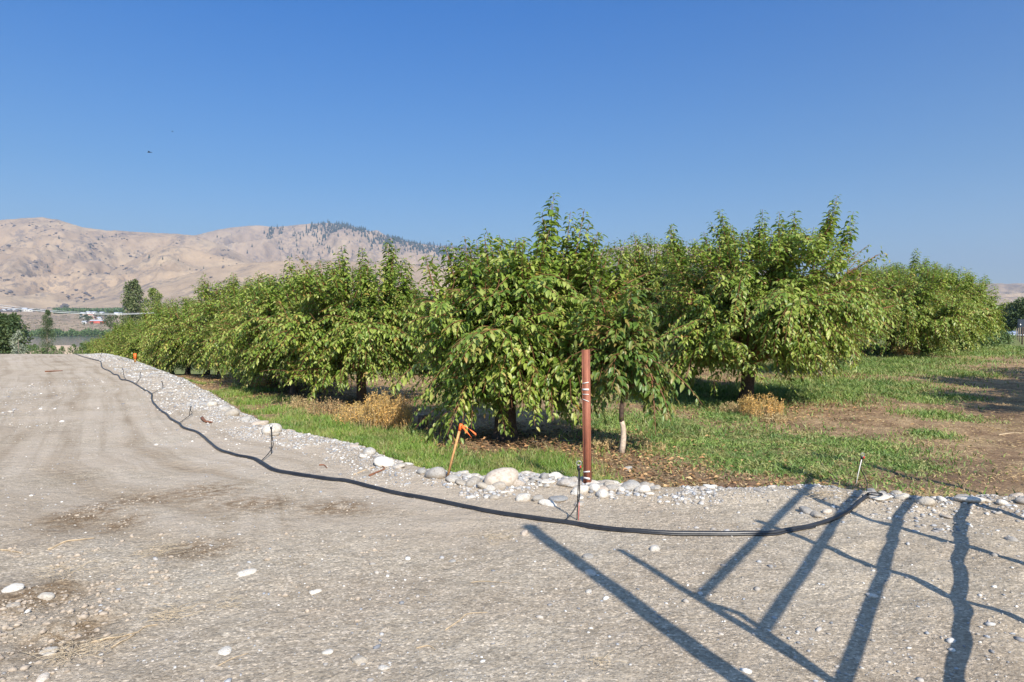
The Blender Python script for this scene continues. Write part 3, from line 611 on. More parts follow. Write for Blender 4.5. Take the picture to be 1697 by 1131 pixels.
def at(px, Y, z=None): x = (px - CX) / F * Y; return (x, Y, gz(x, Y) if z is None else z)
col_ = lambda f: math.sin(math.pi * min(1, max(0, (f * .92 + .06)))) ** .5
rnd = lambda f: math.sqrt(max(0, 1 - (2 * f - 1) ** 2)) * .9 + .1
def farpuff(name, px, ytop, Y, wpx, shape, ml, n, label, cat, seed, group=None, ybot=None, **k):
    l = at(px, Y); H = hgt(ytop, Y) - l[2]; R = wpx / 2 / F * Y
    return puff(name, seed, l, H, R, shape, ml, max(.1, R * .16), n, label, cat, group, tr=max(.05, H * .012), **k)
farpuff('poplar_tree', 222, 466, 190, 40, col_, M_poplar, 9000, 'tall grey-green poplar rising above the orchard at left', 'tree', 31, zb=3, lump=.42)
farpuff('poplar_tree', 257, 478, 180, 34, col_, M_poplar2, 7000, 'yellow-green tree beside the tall grey-green poplar', 'tree', 32, zb=2, lump=.42)
farpuff('broadleaf_tree', 184, 517, 250, 28, rnd, M_dark, 2500, 'dark green round tree left of the tall poplar', 'tree', 33, zb=2)
farpuff('poplar_tree', 78, 515, 110, 19, col_, M_dark, 9000, 'slim lone poplar standing in front of the river', 'tree', 34, zb=.2, lump=.6)
farpuff('broadleaf_tree', 12, 523, 52, 56, rnd, M_dark, 9000, 'dense dark green tree at the left edge past the road crest', 'tree', 35, zb=.4, lump=.4)
farpuff('silver_shrub', 30, 549, 47, 20, rnd, M_olive, 2600, 'silvery grey-green shrub in front of the dark tree at the left edge', 'shrub', 36, zb=.2, lump=.4)
BG = 'green bushes past the crest of the gravel road'
for k, (px, yt, w_, Y) in enumerate([(52, 570, 20, 50), (68, 573, 18, 52), (86, 575, 22, 50), (104, 575, 20, 54), (120, 572, 20, 52), (136, 570, 18, 50)]):
    farpuff('bush', px, yt, Y, w_, rnd, M_bush, 1600, '%s bush from the left in the low green hedge past the crest of the road' % ['first', 'second', 'third', 'fourth', 'fifth', 'sixth'][k], 'bush', 40 + k, BG, lump=.45)
# right-hand side
for k, (px, yt, w_, Y, lab) in enumerate([(1550, 563, 60, 27, 'low green weedy bush under the skirt of the far right cherry tree'), (1585, 561, 54, 29.5, 'low yellowish bush beside the far right cherry tree'),
        (1618, 558, 54, 33, 'blue-green rounded bush farther along the right lane'), (1646, 553, 50, 38, 'larger rounded bush beside the grassy track at right')]):
    farpuff('bush', px, yt, Y, w_, rnd, [M_weed, M_weed, M_bush, M_bush][k], 3200, lab, 'bush', 50 + k, lump=.42)
for k, (px, yt, w_, Y, lab) in enumerate([(1652, 520, 56, 110, 'smallest dark tree behind the right-hand bushes'), (1680, 508, 60, 120, 'grey-green tree left of the tallest tree at the right edge'),
        (1702, 498, 56, 105, 'tallest grey-green tree at the right edge'), (1735, 508, 50, 110, 'dark tree cut by the right edge of the view')]):
    farpuff('broadleaf_tree', px, yt, Y, w_, rnd, M_dark if k % 2 == 0 else M_poplar, 3600, lab, 'tree', 60 + k, zb=1.4, lump=.4)

# ------------------------------------------------------------------ conifers on the ridge
def pine_mesh():
    V = []; Q = []; mb = MB(); rs = np.random.RandomState(3)
    for k in range(5):
        z0 = .1 + k * .17; r0 = .28 * (1 - k * .17); n = 7; c = len(V)
        ring = [(math.cos(a) * r0 * rs.uniform(.75, 1.1), math.sin(a) * r0 * rs.uniform(.75, 1.1), z0) for a in np.arange(n) * 6.283 / n]
        tip = [(math.cos(a) * .02, math.sin(a) * .02, z0 + .3) for a in np.arange(n) * 6.283 / n]
        mb.add(ring + tip, [[j, (j + 1) % n, n + (j + 1) % n, n + j] for j in range(n)])
    return mb
pm = pine_mesh(); PV = np.vstack(pm.V); PQ = np.vstack(pm.Q)
tm = MB(); tm.tube([(0, 0, -.15), (0, 0, .5)], [.03, .02], 6)
pine0 = None; rs = np.random.RandomState(12); nidx = 0
fV = []; fQ = []; c = 0
def addpine(px, Y, h, single):
    global pine0, c
    z = float(hz(px, Y)); X = (px - CX) / F * Y
    if single:
        lab = 'small dark conifer scattered on the dry mountain slope'
        if pine0 is None:
            pine0 = thing('pine_tree', (X, Y, z), lab, 'tree', 'conifers scattered on the dry slopes', 0, h)
            link('crown', npmesh('crown', PV, PQ, M_pine), pine0); tm.obj('trunk', M_bark, pine0)
        else: copy_tree(pine0, (X, Y, z), rs.uniform(0, 6), h, lab)
    else:
        fV.append(PV * h + np.array([X, Y, z])); fQ.append(PQ + c); c += len(PV)
ys2 = RIDGES[3][3]
for k in range(1500):
    f = rs.rand()
    if f < .45: px = rs.uniform(515, 760); Y = 6000 - abs(rs.normal(0, 110))
    elif f < .58: px = rs.uniform(432, 478); Y = 6000 - abs(rs.normal(0, 130))
    elif f < .86: px = rs.normal(630, 38); Y = rs.uniform(5150, 5950); 
    else: px = rs.uniform(460, 560); Y = rs.uniform(4900, 6000)
    if fbm(px / 9, Y / 160, 9, 3) < .46 and f > .45: continue
    addpine(px, Y, rs.uniform(16, 34), False)
for k in range(1100): addpine(rs.uniform(700, 900), 7600 - abs(rs.normal(0, 260)), rs.uniform(24, 40), False)
for k in range(110):
    px, Y = [(rs.uniform(330, 700), rs.uniform(4700, 5900)), (rs.uniform(230, 380), rs.uniform(2500, 3000)), (rs.uniform(60, 330), rs.uniform(3000, 3900))][rs.randint(0, 3) if k > 60 else 0]
    addpine(px, Y, rs.uniform(14, 30) * (1 if Y > 4000 else .6), True)
tag(link('conifer_forest', npmesh('conifer_forest', np.vstack(fV), np.vstack(fQ), M_pine)), 'dark blue-green conifer wood along the mountain ridge', 'forest', kind='stuff')

import bmesh
def ico():
    bm = bmesh.new(); bmesh.ops.create_icosphere(bm, subdivisions=1, radius=1); v = np.array([q.co[:] for q in bm.verts]); f = np.array([[q.index for q in p.verts] for p in bm.faces]); bm.free(); return v, f
IV, IF = ico()
# ------------------------------------------------------------------ village over the river
def hp(px, py, Y0=1000, Y1=2300):
    for Y in np.linspace(Y0, Y1, 700):
        z = float(hz(px, Y))
        if z >= CAMH + (HOR - py) * Y / F: return ((px - CX) / F * Y, Y, z)
    return ((px - CX) / F * Y1, Y1, float(hz(px, Y1)))
def house(px, py, w_, d_, h_, wm, rm, label, cat='house', rz=0):
    t = thing('house' if cat == 'house' else 'barn', hp(px, py), label, cat, None, rz)
    b = MB(); b.box((0, 0, h_ / 2 - 1), (w_ / 2, d_ / 2, h_ / 2 + 1)); b.obj('wall', wm, t)
    r = MB(); g = h_ * .35; o_ = .6
    r.add([(-w_/2-o_, -d_/2-o_, h_), (w_/2+o_, -d_/2-o_, h_), (w_/2+o_, 0, h_+g), (-w_/2-o_, 0, h_+g), (w_/2+o_, d_/2+o_, h_), (-w_/2-o_, d_/2+o_, h_), (-w_/2-o_, -d_/2-o_, h_-.3), (w_/2+o_, -d_/2-o_, h_-.3), (w_/2+o_, d_/2+o_, h_-.3), (-w_/2-o_, d_/2+o_, h_-.3)],
          [[0,1,2,3],[3,2,4,5],[6,7,1,0],[8,9,5,4],[7,6,9,8]]); r.obj('roof', rm, t)
    for s_ in (-.28, .28):
        wd = MB(); wd.box((w_ * s_, -d_ / 2 - .05, h_ * .55), (min(1.6, w_ * .08), .08, h_ * .15)); wd.obj('window', M_glass, t)
    return t
HS = [(8,516.5,9,8,5,M_white,M_roofw,'white house at the far left of the row across the river'),(17,516,8,8,5,M_white,M_roofw,'second white house from the left across the river'),(25,516.5,9,8,5,M_white,M_roofw,'third white house from the left across the river'),
 (43,517,12,9,7,M_white,M_roofw,'tall white house alone in the row across the river'),(50,517,16,9,5,M_white,M_roofw,'long white house beside the tall white one across the river'),
 (139,523,9,8,5,M_tanw,M_roofw,'tan house at the upper left of the village'),(148,521,9,8,5,M_white,M_roofw,'small white house at the top of the village'),(157,521.5,10,8,5,M_white,M_roofw,'white house in the upper middle of the village'),
 (150,526,16,9,5,M_tanw,M_roofr,'wide tan house with reddish roof in the village'),(170,522,9,8,5,M_white,M_roofw,'white house at the upper right of the village'),(138,528,8,7,4,M_white,M_roofw,'small white house at the left side of the village'),
 (154,530,9,8,4,M_tanw,M_roofr,'small house with red-brown roof above the long barn'),(166,530,7,7,4,M_white,M_roofw,'tiny white house above the right end of the long barn'),(194,523,10,8,5,M_white,M_roofw,'pale house right of the dark round tree'),(200,523,8,8,5,M_white,M_roofw,'pale house just left of the tall poplar'),(141,537,7,7,4,M_white,M_roofw,'white shed at the lower left of the village')]
for h in HS: house(*h)
house(163, 536.5, 25, 9, 5, M_redw, M_roofw, 'long low red barn with a white roof at the bottom of the village', 'barn')
VG = 'trees among the village houses'
vt0 = None
for k, (px, py, h_) in enumerate([(134,527,9),(136,533,10),(143,531,11),(147,534,11),(150,533,10),(160,525,8),(164,526,9),(172,527,10),(178,528,10),(174,537,6),(168,539,5),(152,539,5),(139,540,5),(60,517,8),(65,518,8),(35,518,6),(108,512,9),(112,512,8)]):
    l = hp(px, py)
    if vt0 is None: vt0 = puff('village_tree', 70, l, 1.0, .55, rnd, M_dark, .12, 500, 'round dark tree among the houses across the river', 'tree', VG, tr=.05, zb=.1); vt0.scale = (h_,) * 3
    else: copy_tree(vt0, l, k, h_, 'round dark tree among the houses across the river')
# distant planted green strip and riverside brush: uncountable masses of small crowns
def mass(name, seed, pts, leaf, ml, label, cat):
    rs = np.random.RandomState(seed); P = np.array(pts); n = len(P)
    V, Fc = leaf_geo(P, rs.normal(0, .6, (n, 3)) + np.array([0, -.2, .2]), rs.normal(0, .7, (n, 3)) + np.array([0, -.5, .7]), leaf * rs.uniform(.6, 1.4, n), leaf * rs.uniform(.5, 1, n), False)
    tag(link(name, npmesh(name, V, Fc, ml)), label, cat, kind='stuff')
pts = []; rs = np.random.RandomState(9)
for k in range(9000):
    px = rs.uniform(90, 205); Y = rs.uniform(1600, 1700); x = (px - CX) / F * Y; pts.append((x, Y, float(0) + rs.uniform(0, 8)))
P_ = np.array(pts); P_[:, 2] += hz(P_[:, 0] / P_[:, 1] * F + CX, P_[:, 1]); mass('far_orchard', 1, P_, 4.5, M_bush, 'long green strip of orchard at the foot of the hills across the river', 'orchard')
def scrub(name, n, px0, px1, Y0, Y1, smin, smax, col, label, thr=.3):
    rs = np.random.RandomState(n); px = rs.uniform(px0, px1, n); Y = Y0 + (Y1 - Y0) * rs.rand(n); X = (px - CX) / F * Y; k = fbm(X / 90, Y / 160, 71, 3) > thr; X, Y, px = X[k], Y[k], px[k]; n = len(X)
    S = rs.uniform(smin, smax, n) * (.5 + .5 * rs.rand(n)); v = IV[None] * (1 + rs.uniform(-.3, .3, (n, len(IV)))[:, :, None]) * S[:, None, None] * np.array([1.25, 1.1, .75]); v = v + np.stack([X, Y, hz(px, Y) + S * .3], -1)[:, None]
    Fc = (np.arange(n)[:, None, None] * len(IV) + IF[None]).reshape(-1, 3); tag(link(name, npmesh(name, v.reshape(-1, 3), Fc, simple(name, col, .95, .3, .3))), label, 'scrub', kind='stuff')
scrub('sagebrush', 1300, -60, 330, 910, 1560, 1.2, 2.6, (.20, .17, .12), 'dark sagebrush dotted over the dry terrace across the river', .42)
scrub('slope_scrub', 5200, -60, 700, 1850, 3900, 2.5, 8, (.11, .10, .10), 'dark scrub and rock outcrops on the lower mountain slopes', .585)
pts = []
for k in range(12000):
    px = rs.uniform(-60, 330); Y = rs.uniform(868, 905); f = .5 + .9 * float(vnoise(px / 7, 0)); x = (px - CX) / F * Y; pts.append((x, Y, rs.uniform(0, 6.5) * f))
P_ = np.array(pts); P_[:, 2] += hz(P_[:, 0] / P_[:, 1] * F + CX, P_[:, 1]); mass('riverside_brush', 2, P_, 2.2, M_bush, 'dark green brush lining the far bank of the river', 'brush')

# power line
def pole(x, y, top, label):
    t = thing('utility_pole', (x, y, gz(x, y)), label, 'pole'); H = top - gz(x, y)
    b = MB(); b.tube([(0, 0, -.4), (0, 0, H + .3)], [.16, .12], 8); b.obj('shaft', M_farbark, t, True)
    b = MB(); b.box((0, -.15, H - .15), (1.1, .06, .07), None); b.obj('crossarm', M_farbark, t)
    for s_ in (-.9, 0, .9):
        b = MB(); b.tube([(s_, -.15, H - .08), (s_, -.15, H + .12)], [.05, .03], 6); b.obj('insulator', M_clear, t)
A_ = at(-60, 105); B_ = at(262, 140)
za, zb_ = hgt(501, 105), hgt(519, 140)
pole(A_[0], A_[1], za, 'utility pole just beyond the left edge carrying the pale wires'); pole(B_[0], B_[1], zb_, 'utility pole hidden behind the row of cherry trees')
for k, dz in enumerate((0, .38)):
    tt = np.linspace(0, 1, 24)[:, None]; a = np.array([A_[0], A_[1], za + dz]); b_ = np.array([B_[0], B_[1], zb_ + dz * .3]); p = a * (1 - tt) + b_ * tt; p[:, 2] -= .9 * (4 * tt * (1 - tt))[:, 0]
    mb = MB(); mb.tube(p, .055 if k == 0 else .03, 6); tag(mb.obj('power_line', M_cable, None, True), ['thicker pale power cable crossing in front of the hills at left', 'thinner upper power cable sagging above the pale one at left'][k], 'cable')

# shed and fence posts at right
sx, sy, sz = at(1683, 80)
t = thing('shed', (sx, sy, sz), 'small shed with a pale blue metal roof at the right edge', 'shed')
b = MB(); b.box((0, 0, 0), (1.6, 1.5, hgt(557, 80) - sz)); b.obj('wall', M_tanw, t)
b = MB(); h_ = hgt(556, 80) - sz; b.add([(-1.9, -1.8, h_), (1.9, -1.8, h_), (1.9, 1.8, h_ + .4), (-1.9, 1.8, h_ + .4), (-1.9, -1.8, h_ + .08), (1.9, -1.8, h_ + .08), (1.9, 1.8, h_ + .5), (-1.9, 1.8, h_ + .5)], [[0,3,2,1],[4,5,6,7],[0,1,5,4],[1,2,6,5],[2,3,7,6],[3,0,4,7]]); b.obj('roof', M_roofw, t)
b = MB(); b.box((-.5, -1.53, 1.0), (.4, .03, 1.0)); b.obj('door', M_glass, t)
for k, (px, Y, h_) in enumerate([(1694, 36, .95), (1690, 44, .95), (1687, 52, .95), (1684, 60, .95)]):
    l = at(px, Y); b = MB(); b.tube([(0, 0, -.2), (.02, 0, h_)], [.035, .03], 6)
    o_ = b.obj('fence_post', M_farbark if k else M_bark, None, True, loc=l); tag(o_, ['nearest and darkest fence post at the right edge', 'second pale fence post at the right edge', 'third pale fence post at the right edge', 'farthest pale fence post before the shed at the right edge'][k], 'post', 'fence posts at the right edge')

# birds
for k, (px, py, Y, s_) in enumerate([(252, 255, 60, .22), (290, 221, 90, .14)]):
    l = ((px - CX) / F * Y, Y, hgt(py, Y)); b = MB(); b.tube([(-s_, 0, 0), (-s_ * .4, 0, .02), (s_ * .4, 0, .03), (s_, 0, .0)], [.01, s_ * .17, s_ * .15, .012], 6)
    o_ = b.obj('bird', M_bird, None, True, loc=l); tag(o_, ['larger dark bird gliding in the blue sky', 'tiny farther bird higher in the sky'][k], 'bird')
    for sg in (-1, 1):
        b = MB(); b.add([(-s_*.3, 0, .03), (s_*.35, 0, .03), (s_*.1, sg*s_*1.1, .09), (-s_*.3, sg*s_*.9, .08), (-s_*.3, 0, .015), (s_*.35, 0, .015), (s_*.1, sg*s_*1.1, .078), (-s_*.3, sg*s_*.9, .07)], [[0,1,2,3],[7,6,5,4],[0,4,5,1],[1,5,6,2],[2,6,7,3],[3,7,4,0]]); b.obj('wing', M_bird, o_)

# ------------------------------------------------------------------ hose and sprinklers
HPX = [(123,587),(135,591),(149,595),(161,598),(167,600.5),(168.5,608),(174,613),(180,615),(188.5,621.6),(195.6,623),(201,630),(212.5,632),(225,638),(236.6,645.7),(250.7,654),(251.4,662),(255,670.4),(265,681),(276,688),(283,696),(296,703),(304.5,710.7),(330,720),(360.6,745.7),(390,756),(424,763),(453,780),(487,787),(540,795),(580,800),(640,815.6),(719.5,831),(819,851.5),(939,868),(1060,883),(1160,887),(1247.5,886.6),(1299,882.6),(1347,874),(1391,857.5),(1419,839.5),(1437,824)]
def catmull(P, n=6):
    P = np.array(P); P = np.vstack([2 * P[0] - P[1], P, 2 * P[-1] - P[-2]]); out = []
    for i in range(1, len(P) - 2):
        for t in np.linspace(0, 1, n, endpoint=False):
            out.append(.5 * ((2 * P[i]) + (-P[i-1] + P[i+1]) * t + (2*P[i-1] - 5*P[i] + 4*P[i+1] - P[i+2]) * t*t + (-P[i-1] + 3*P[i] - 3*P[i+1] + P[i+2]) * t**3))
    out.append(P[-2]); return np.array(out)
hp_ = catmull([(lambda g: (g.x, g.y))(G(*p)) for p in HPX]); r = .018
hose3 = np.column_stack([hp_, zg(hp_[:, 0], hp_[:, 1]) + r * .8]); k5 = np.ones(5) / 5; zz = hose3[:, 2].copy(); zz[2:-2] = np.maximum(zz[2:-2], np.convolve(zz, k5, 'valid')); hose3[:, 2] = zz
mb = MB(); mb.tube(hose3, r, 12); HO = mb.obj('irrigation_hose', M_hose, None, True); tag(HO, 'long black irrigation hose snaking along the gravel road and under the post', 'hose')
# a second thinner line lying against it
d2 = hose3[int(len(hose3) * .6):int(len(hose3) * .93)].copy(); tn = np.gradient(d2, axis=0); nn = np.column_stack([-tn[:, 1], tn[:, 0], tn[:, 2] * 0]); nn /= np.linalg.norm(nn, axis=1)[:, None]
ph = np.linspace(0, 9, len(d2)); d2 -= nn * (.021 + .008 * np.maximum(0, np.sin(ph)))[:, None]; d2[:, 2] = zg(d2[:, 0], d2[:, 1]) + .01; mb = MB(); mb.tube(d2, .007, 8)
tag(mb.obj('drip_tube', M_hose, None, True), 'thin black tube lying against the near side of the big hose', 'tube')
def sprinkler(top, base, join, label, rt=.004, stake=None, curve=None, s_=1.0):
    gb = G(*base); Y = gb.y; T3 = Vector(((top[0] - CX) / F * Y, Y, hgt(top[1], Y))) - gb
    t = thing('micro_sprinkler', gb, label, 'sprinkler', 'small sprinklers standing along the hose'); H = T3.z
    st = MB(); st.tube([(0, 0, -.03), T3 * .5, T3 * .93], [.0035 * s_, .004 * s_, .004 * s_], 6)
    st.obj('stake', stake or M_tube, t, True)
    j = G(*join) - gb; j.z += .02
    mid = Vector(curve) if curve else Vector((T3.x * .9 + .02, 0, H * .3))
    p = catmull([T3 * .93 + Vector((.006, 0, 0)), T3 * .6 + Vector((.012, 0, 0)), mid, (mid + j) / 2 * Vector((1, 1, .5)) + Vector((0, 0, .01)), j], 6)
    tb = MB(); tb.tube(p, rt * s_, 6); tb.obj('feed_tube', M_tube, t, True)
    hd = MB(); q = T3; hd.tube([q * .9, q * .93, q * .985], [.008 * s_, .013 * s_, .011 * s_], 8); hd.obj('head', M_tube, t, True)
    cp = MB(); hh = H; a = np.linspace(0, 6.283, 13); cp.tube(np.stack([T3.x + .016 * s_ * np.cos(a), a * 0 + T3.y, H + .012 * s_ + .014 * s_ * np.sin(a)], -1), .0035 * s_, 6, False); cp.obj('bridge', M_steel, t, True)
    return t, T3
sprinkler((448, 708), (450, 753), (434, 766), 'thin upright sprinkler in front of the big white rocks at the road edge', s_=1.3)
t, T3 = sprinkler((960, 772), (956, 862), (932, 868), 'sprinkler with a curved black tube in front of the red post', curve=(.015, 0, .16), s_=1.25)
b = MB(); b.tube([T3 * .955 + Vector((.012, -.01, 0)), T3 * .99 + Vector((.012, -.01, 0))], [.007, .006], 6); b.obj('red_cap', M_red, t, True)
b = MB(); b.tube([(.012, -.015, -.02), (.014, -.015, .08), (.018, -.015, .15)], [.003, .003, .002], 6); b.obj('red_pin', M_red, t, True)
t, T3 = sprinkler((1432, 757), (1417, 806), (1438, 822), 'sprinkler with a pale stake and looped black tube at the right end of the hose', stake=M_clear, curve=(.12, 0, .06), s_=1.2)
b = MB(); b.tube([T3 * .93 + Vector((.010, -.014, 0)), T3 * .99 + Vector((.010, -.014, 0))], [.010, .009], 6); b.obj('red_cap', M_red, t, True)
e = G(1438, 824); a = np.linspace(0, 6.283, 16); b = MB(); b.tube(np.stack([e.x - t.location.x + .05 + .06 * np.cos(a), e.y - t.location.y - .03 + .05 * np.sin(a), a * 0 + e.z - t.location.z + .035], -1), .006, 6, False); b.obj('tube_loop', M_tube, t, True)
sprinkler((315, 674), (313, 690), (297, 703), 'short sprinkler beside the hose with a piece of dry stick behind it', s_=1.25)
sprinkler((267, 632), (271, 645), (252, 654), 'leaning sprinkler on the pale gravel shoulder', s_=1.25)
sprinkler((232, 617), (231, 626), (226, 637), 'sprinkler on the far gravel shoulder, third from the crest', s_=1.25)
sprinkler((202, 611), (206, 624), (209, 631), 'sprinkler right of the hose bend near the crest', s_=1.25)
sprinkler((168, 586), (164, 595), (161, 598), 'farthest tiny sprinkler at the crest of the road', s_=1.25)

# ------------------------------------------------------------------ post, stakes
g = G(973, 803); H = hgt(580, g.y) - g.z
t = thing('steel_post', g, 'rusty red upright post with pale tape bands in front of the corner cherry tree', 'post', None, math.radians(-24))
b = MB(); Mz = None; wv = .030; b.box((0, 0, H / 2 - .15), (wv, .006, H / 2 + .15)); b.box((wv + .003, .014, H / 2 - .15), (.004, .020, H / 2 + .15)); b.box((-wv - .003, .014, H / 2 - .15), (.004, .020, H / 2 + .15))
def rust():
    m, n, bb, o = mat('rusty_red_steel'); tc = N(n, 'ShaderNodeTexCoord'); mp = N(n, 'ShaderNodeMapping'); mp.inputs['Scale'].default_value = (1, 1, .2); n.links.new(tc.outputs['Object'], mp.inputs[0])
    c = ramp(n, noise(n, mp.outputs[0], 16, 8, .7), [(.3, (.12, .04, .025)), (.5, (.29, .10, .055)), (.68, (.35, .14, .08)), (.85, (.44, .25, .16))]); n.links.new(c, bb.inputs['Base Color']); bb.inputs['Roughness'].default_value = .65; bb.inputs['Metallic'].default_value = .15
    bump(n, bb, noise(n, tc.outputs['Object'], 60, 4), .3, .004); return m
po = b.obj('channel', rust(), t); t.rotation_euler = (math.radians(0), math.radians(-.9), math.radians(-24))
for (yy, tl, th_) in [(635, .2, .004), (646, 0, .008), (654, 0, .003), (664, -.35, .003), (783, .15, .006), (794, -.1, .009)]:
    z = hgt(yy, g.y) - g.z; b = MB(); b.box((0, -.0085, 0), (wv + .002, .002, th_), Matrix.Rotation(-tl, 3, 'Y') if tl else None); b.obj('tape_band', M_clear, t, loc=(0, 0, z))
g = G(741, 793); Y = g.y; T3 = Vector(((764 - CX) / F * (Y - .05), Y - .05, hgt(703, Y))) - g
t = thing('survey_stake', g, 'leaning wooden stake with an orange ribbon beside the round white rock', 'stake')
b = MB(); q = T3.to_track_quat('Z', 'Y').to_matrix(); L = T3.length; b.box(T3 * .47, (.013, .009, L * .53), q); b.obj('stick', M_wood, t)
b = MB(); b.box(T3 * .95, (.0165, .0125, .035), q); b.obj('ribbon_wrap', M_orange, t)
for k, (ex, ey, ez) in enumerate([(.125, -.04, -.13), (.155, -.02, -.085), (.06, -.06, -.06)]):
    p = bez(np.array(T3 * .97), np.array(T3 * .97) + np.array([ex * .35, ey, -.02 + .03 * k]), np.array(T3 * .97) + np.array([ex, ey, ez]), 9); sd_ = np.array([.0, .3, 1.]) ; b = MB()
    w1 = .011; tw = np.linspace(0, 2.2 + k, 9); sd_ = np.stack([np.sin(tw) * .5, .4 * np.cos(tw), np.cos(tw)], -1) * w1
    th3 = np.array([0, .0012, 0]); V = np.vstack([p + sd_, p - sd_, p + sd_ + th3, p - sd_ + th3]); n9 = 9; Q = []
    for i in range(8): Q += [[i, i+1, n9+i+1, n9+i], [2*n9+i, 3*n9+i, 3*n9+i+1, 2*n9+i+1], [i, 2*n9+i, 2*n9+i+1, i+1], [n9+i, n9+i+1, 3*n9+i+1, 3*n9+i]]
    b.add(V, Q); b.obj('ribbon_tail', M_orange, t)
g = G(224, 601); H = hgt(586, g.y) - g.z; t = thing('survey_stake', g, 'small orange marker stake at the far edge of the road beside the trees', 'stake')
b = MB(); b.box((0, 0, H * .5), (.035, .02, H * .5)); b.obj('stick', M_wood, t); b = MB(); b.box((0, 0, H * .7), (.05, .03, H * .3)); b.obj('ribbon_wrap', M_orange, t)

# gate and gatepost beside the camera: their shadows cross the gravel at lower right
gd = np.array([.552, .834]); ang = math.atan2(gd[1], gd[0]); g0 = np.array([1.86, 1.9])
t = thing('farm_gate', (g0[0], g0[1], gz(*g0)), 'tubular farm gate standing open beside the viewpoint, outside the right edge', 'gate', None, ang)
LG = 4.25
for k, h_ in enumerate([.48, .87, 1.27, 1.66]):
    b = MB(); b.tube([(0, 0, h_), (LG * .5, 0, h_ - .01), (LG, 0, h_)], .029, 8); b.obj('rail', M_steel, t, True)
for (u_, h0, h1, r) in [(0, .05, 2.35, .03), (1.75, .1, 1.75, .034), (2.9, .1, 1.75, .034), (LG, .1, 2.1, .045)]:
    b = MB(); b.tube([(u_, 0, h0), (u_, 0, (h0 + h1) / 2), (u_, 0, h1)], r, 8); b.obj('upright', M_steel, t, True)
b = MB(); b.tube([(0, 0, 1.62), (.12, .02, 1.4), (.1, .05, 1.15), (.02, .02, .9)], .022, 8); b.obj('latch_chain', M_steel, t, True)
for (x, y, H, r, lab) in [(1.59, 1.51, 3.1, .06, 'thick tall gatepost beside the viewpoint, outside the right edge'), (4.95, 6.25, 2.0, .05, 'thin post past the end of the open gate')]:
    tt_ = thing('gate_post', (x, y, gz(x, y)), lab, 'post'); b = MB(); b.tube([(0, 0, -.2), (0, 0, H * .5), (0, 0, H)], [r * 1.05, r, r * .95], 12); b.obj('shaft', M_farbark, tt_, True)
    b = MB(); b.tube([(0, 0, H), (0, 0, H + .03)], [r * 1.15, r * .9], 12); b.obj('cap', M_steel, tt_, True)

# ------------------------------------------------------------------ rocks
import bmesh
def rock_mesh(seed, flatn=.62, rough=.22):
    bm = bmesh.new(); bmesh.ops.create_icosphere(bm, subdivisions=3, radius=1); from mathutils import noise as mn
    for v in bm.verts:
        p = v.co * .9 + Vector((seed * 7.1, 0, seed * 3.3)); k = 1 + rough * mn.noise(p) * 1.6 + rough * .25 * mn.noise(p * 3.2)
        v.co = v.co * k; v.co.z *= flatn
    me = D.meshes.new('rock'); bm.to_mesh(me); bm.free(); me.materials.append(M_rock)
    for p in me.polygons: p.use_smooth = True
    return me
RM = [rock_mesh(k, .5 + .08 * (k % 4), .16 + .05 * (k % 3)) for k in range(7)]
rr = random.Random(77)
def rock(px, py, wpx, label, hr=None, group='rocks along the road edge', m=None, sink=.35, stretch=None):
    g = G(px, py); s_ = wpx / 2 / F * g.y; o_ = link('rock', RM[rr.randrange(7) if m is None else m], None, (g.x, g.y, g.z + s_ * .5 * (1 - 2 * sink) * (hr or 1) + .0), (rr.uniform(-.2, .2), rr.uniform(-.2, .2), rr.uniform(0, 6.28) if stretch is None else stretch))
    o_.scale = (s_ * (1.1 if stretch is None else 1.2), s_ * rr.uniform(.75, 1), s_ * (hr or rr.uniform(.8, 1.1))); tag(o_, label, 'rock', group); return o_
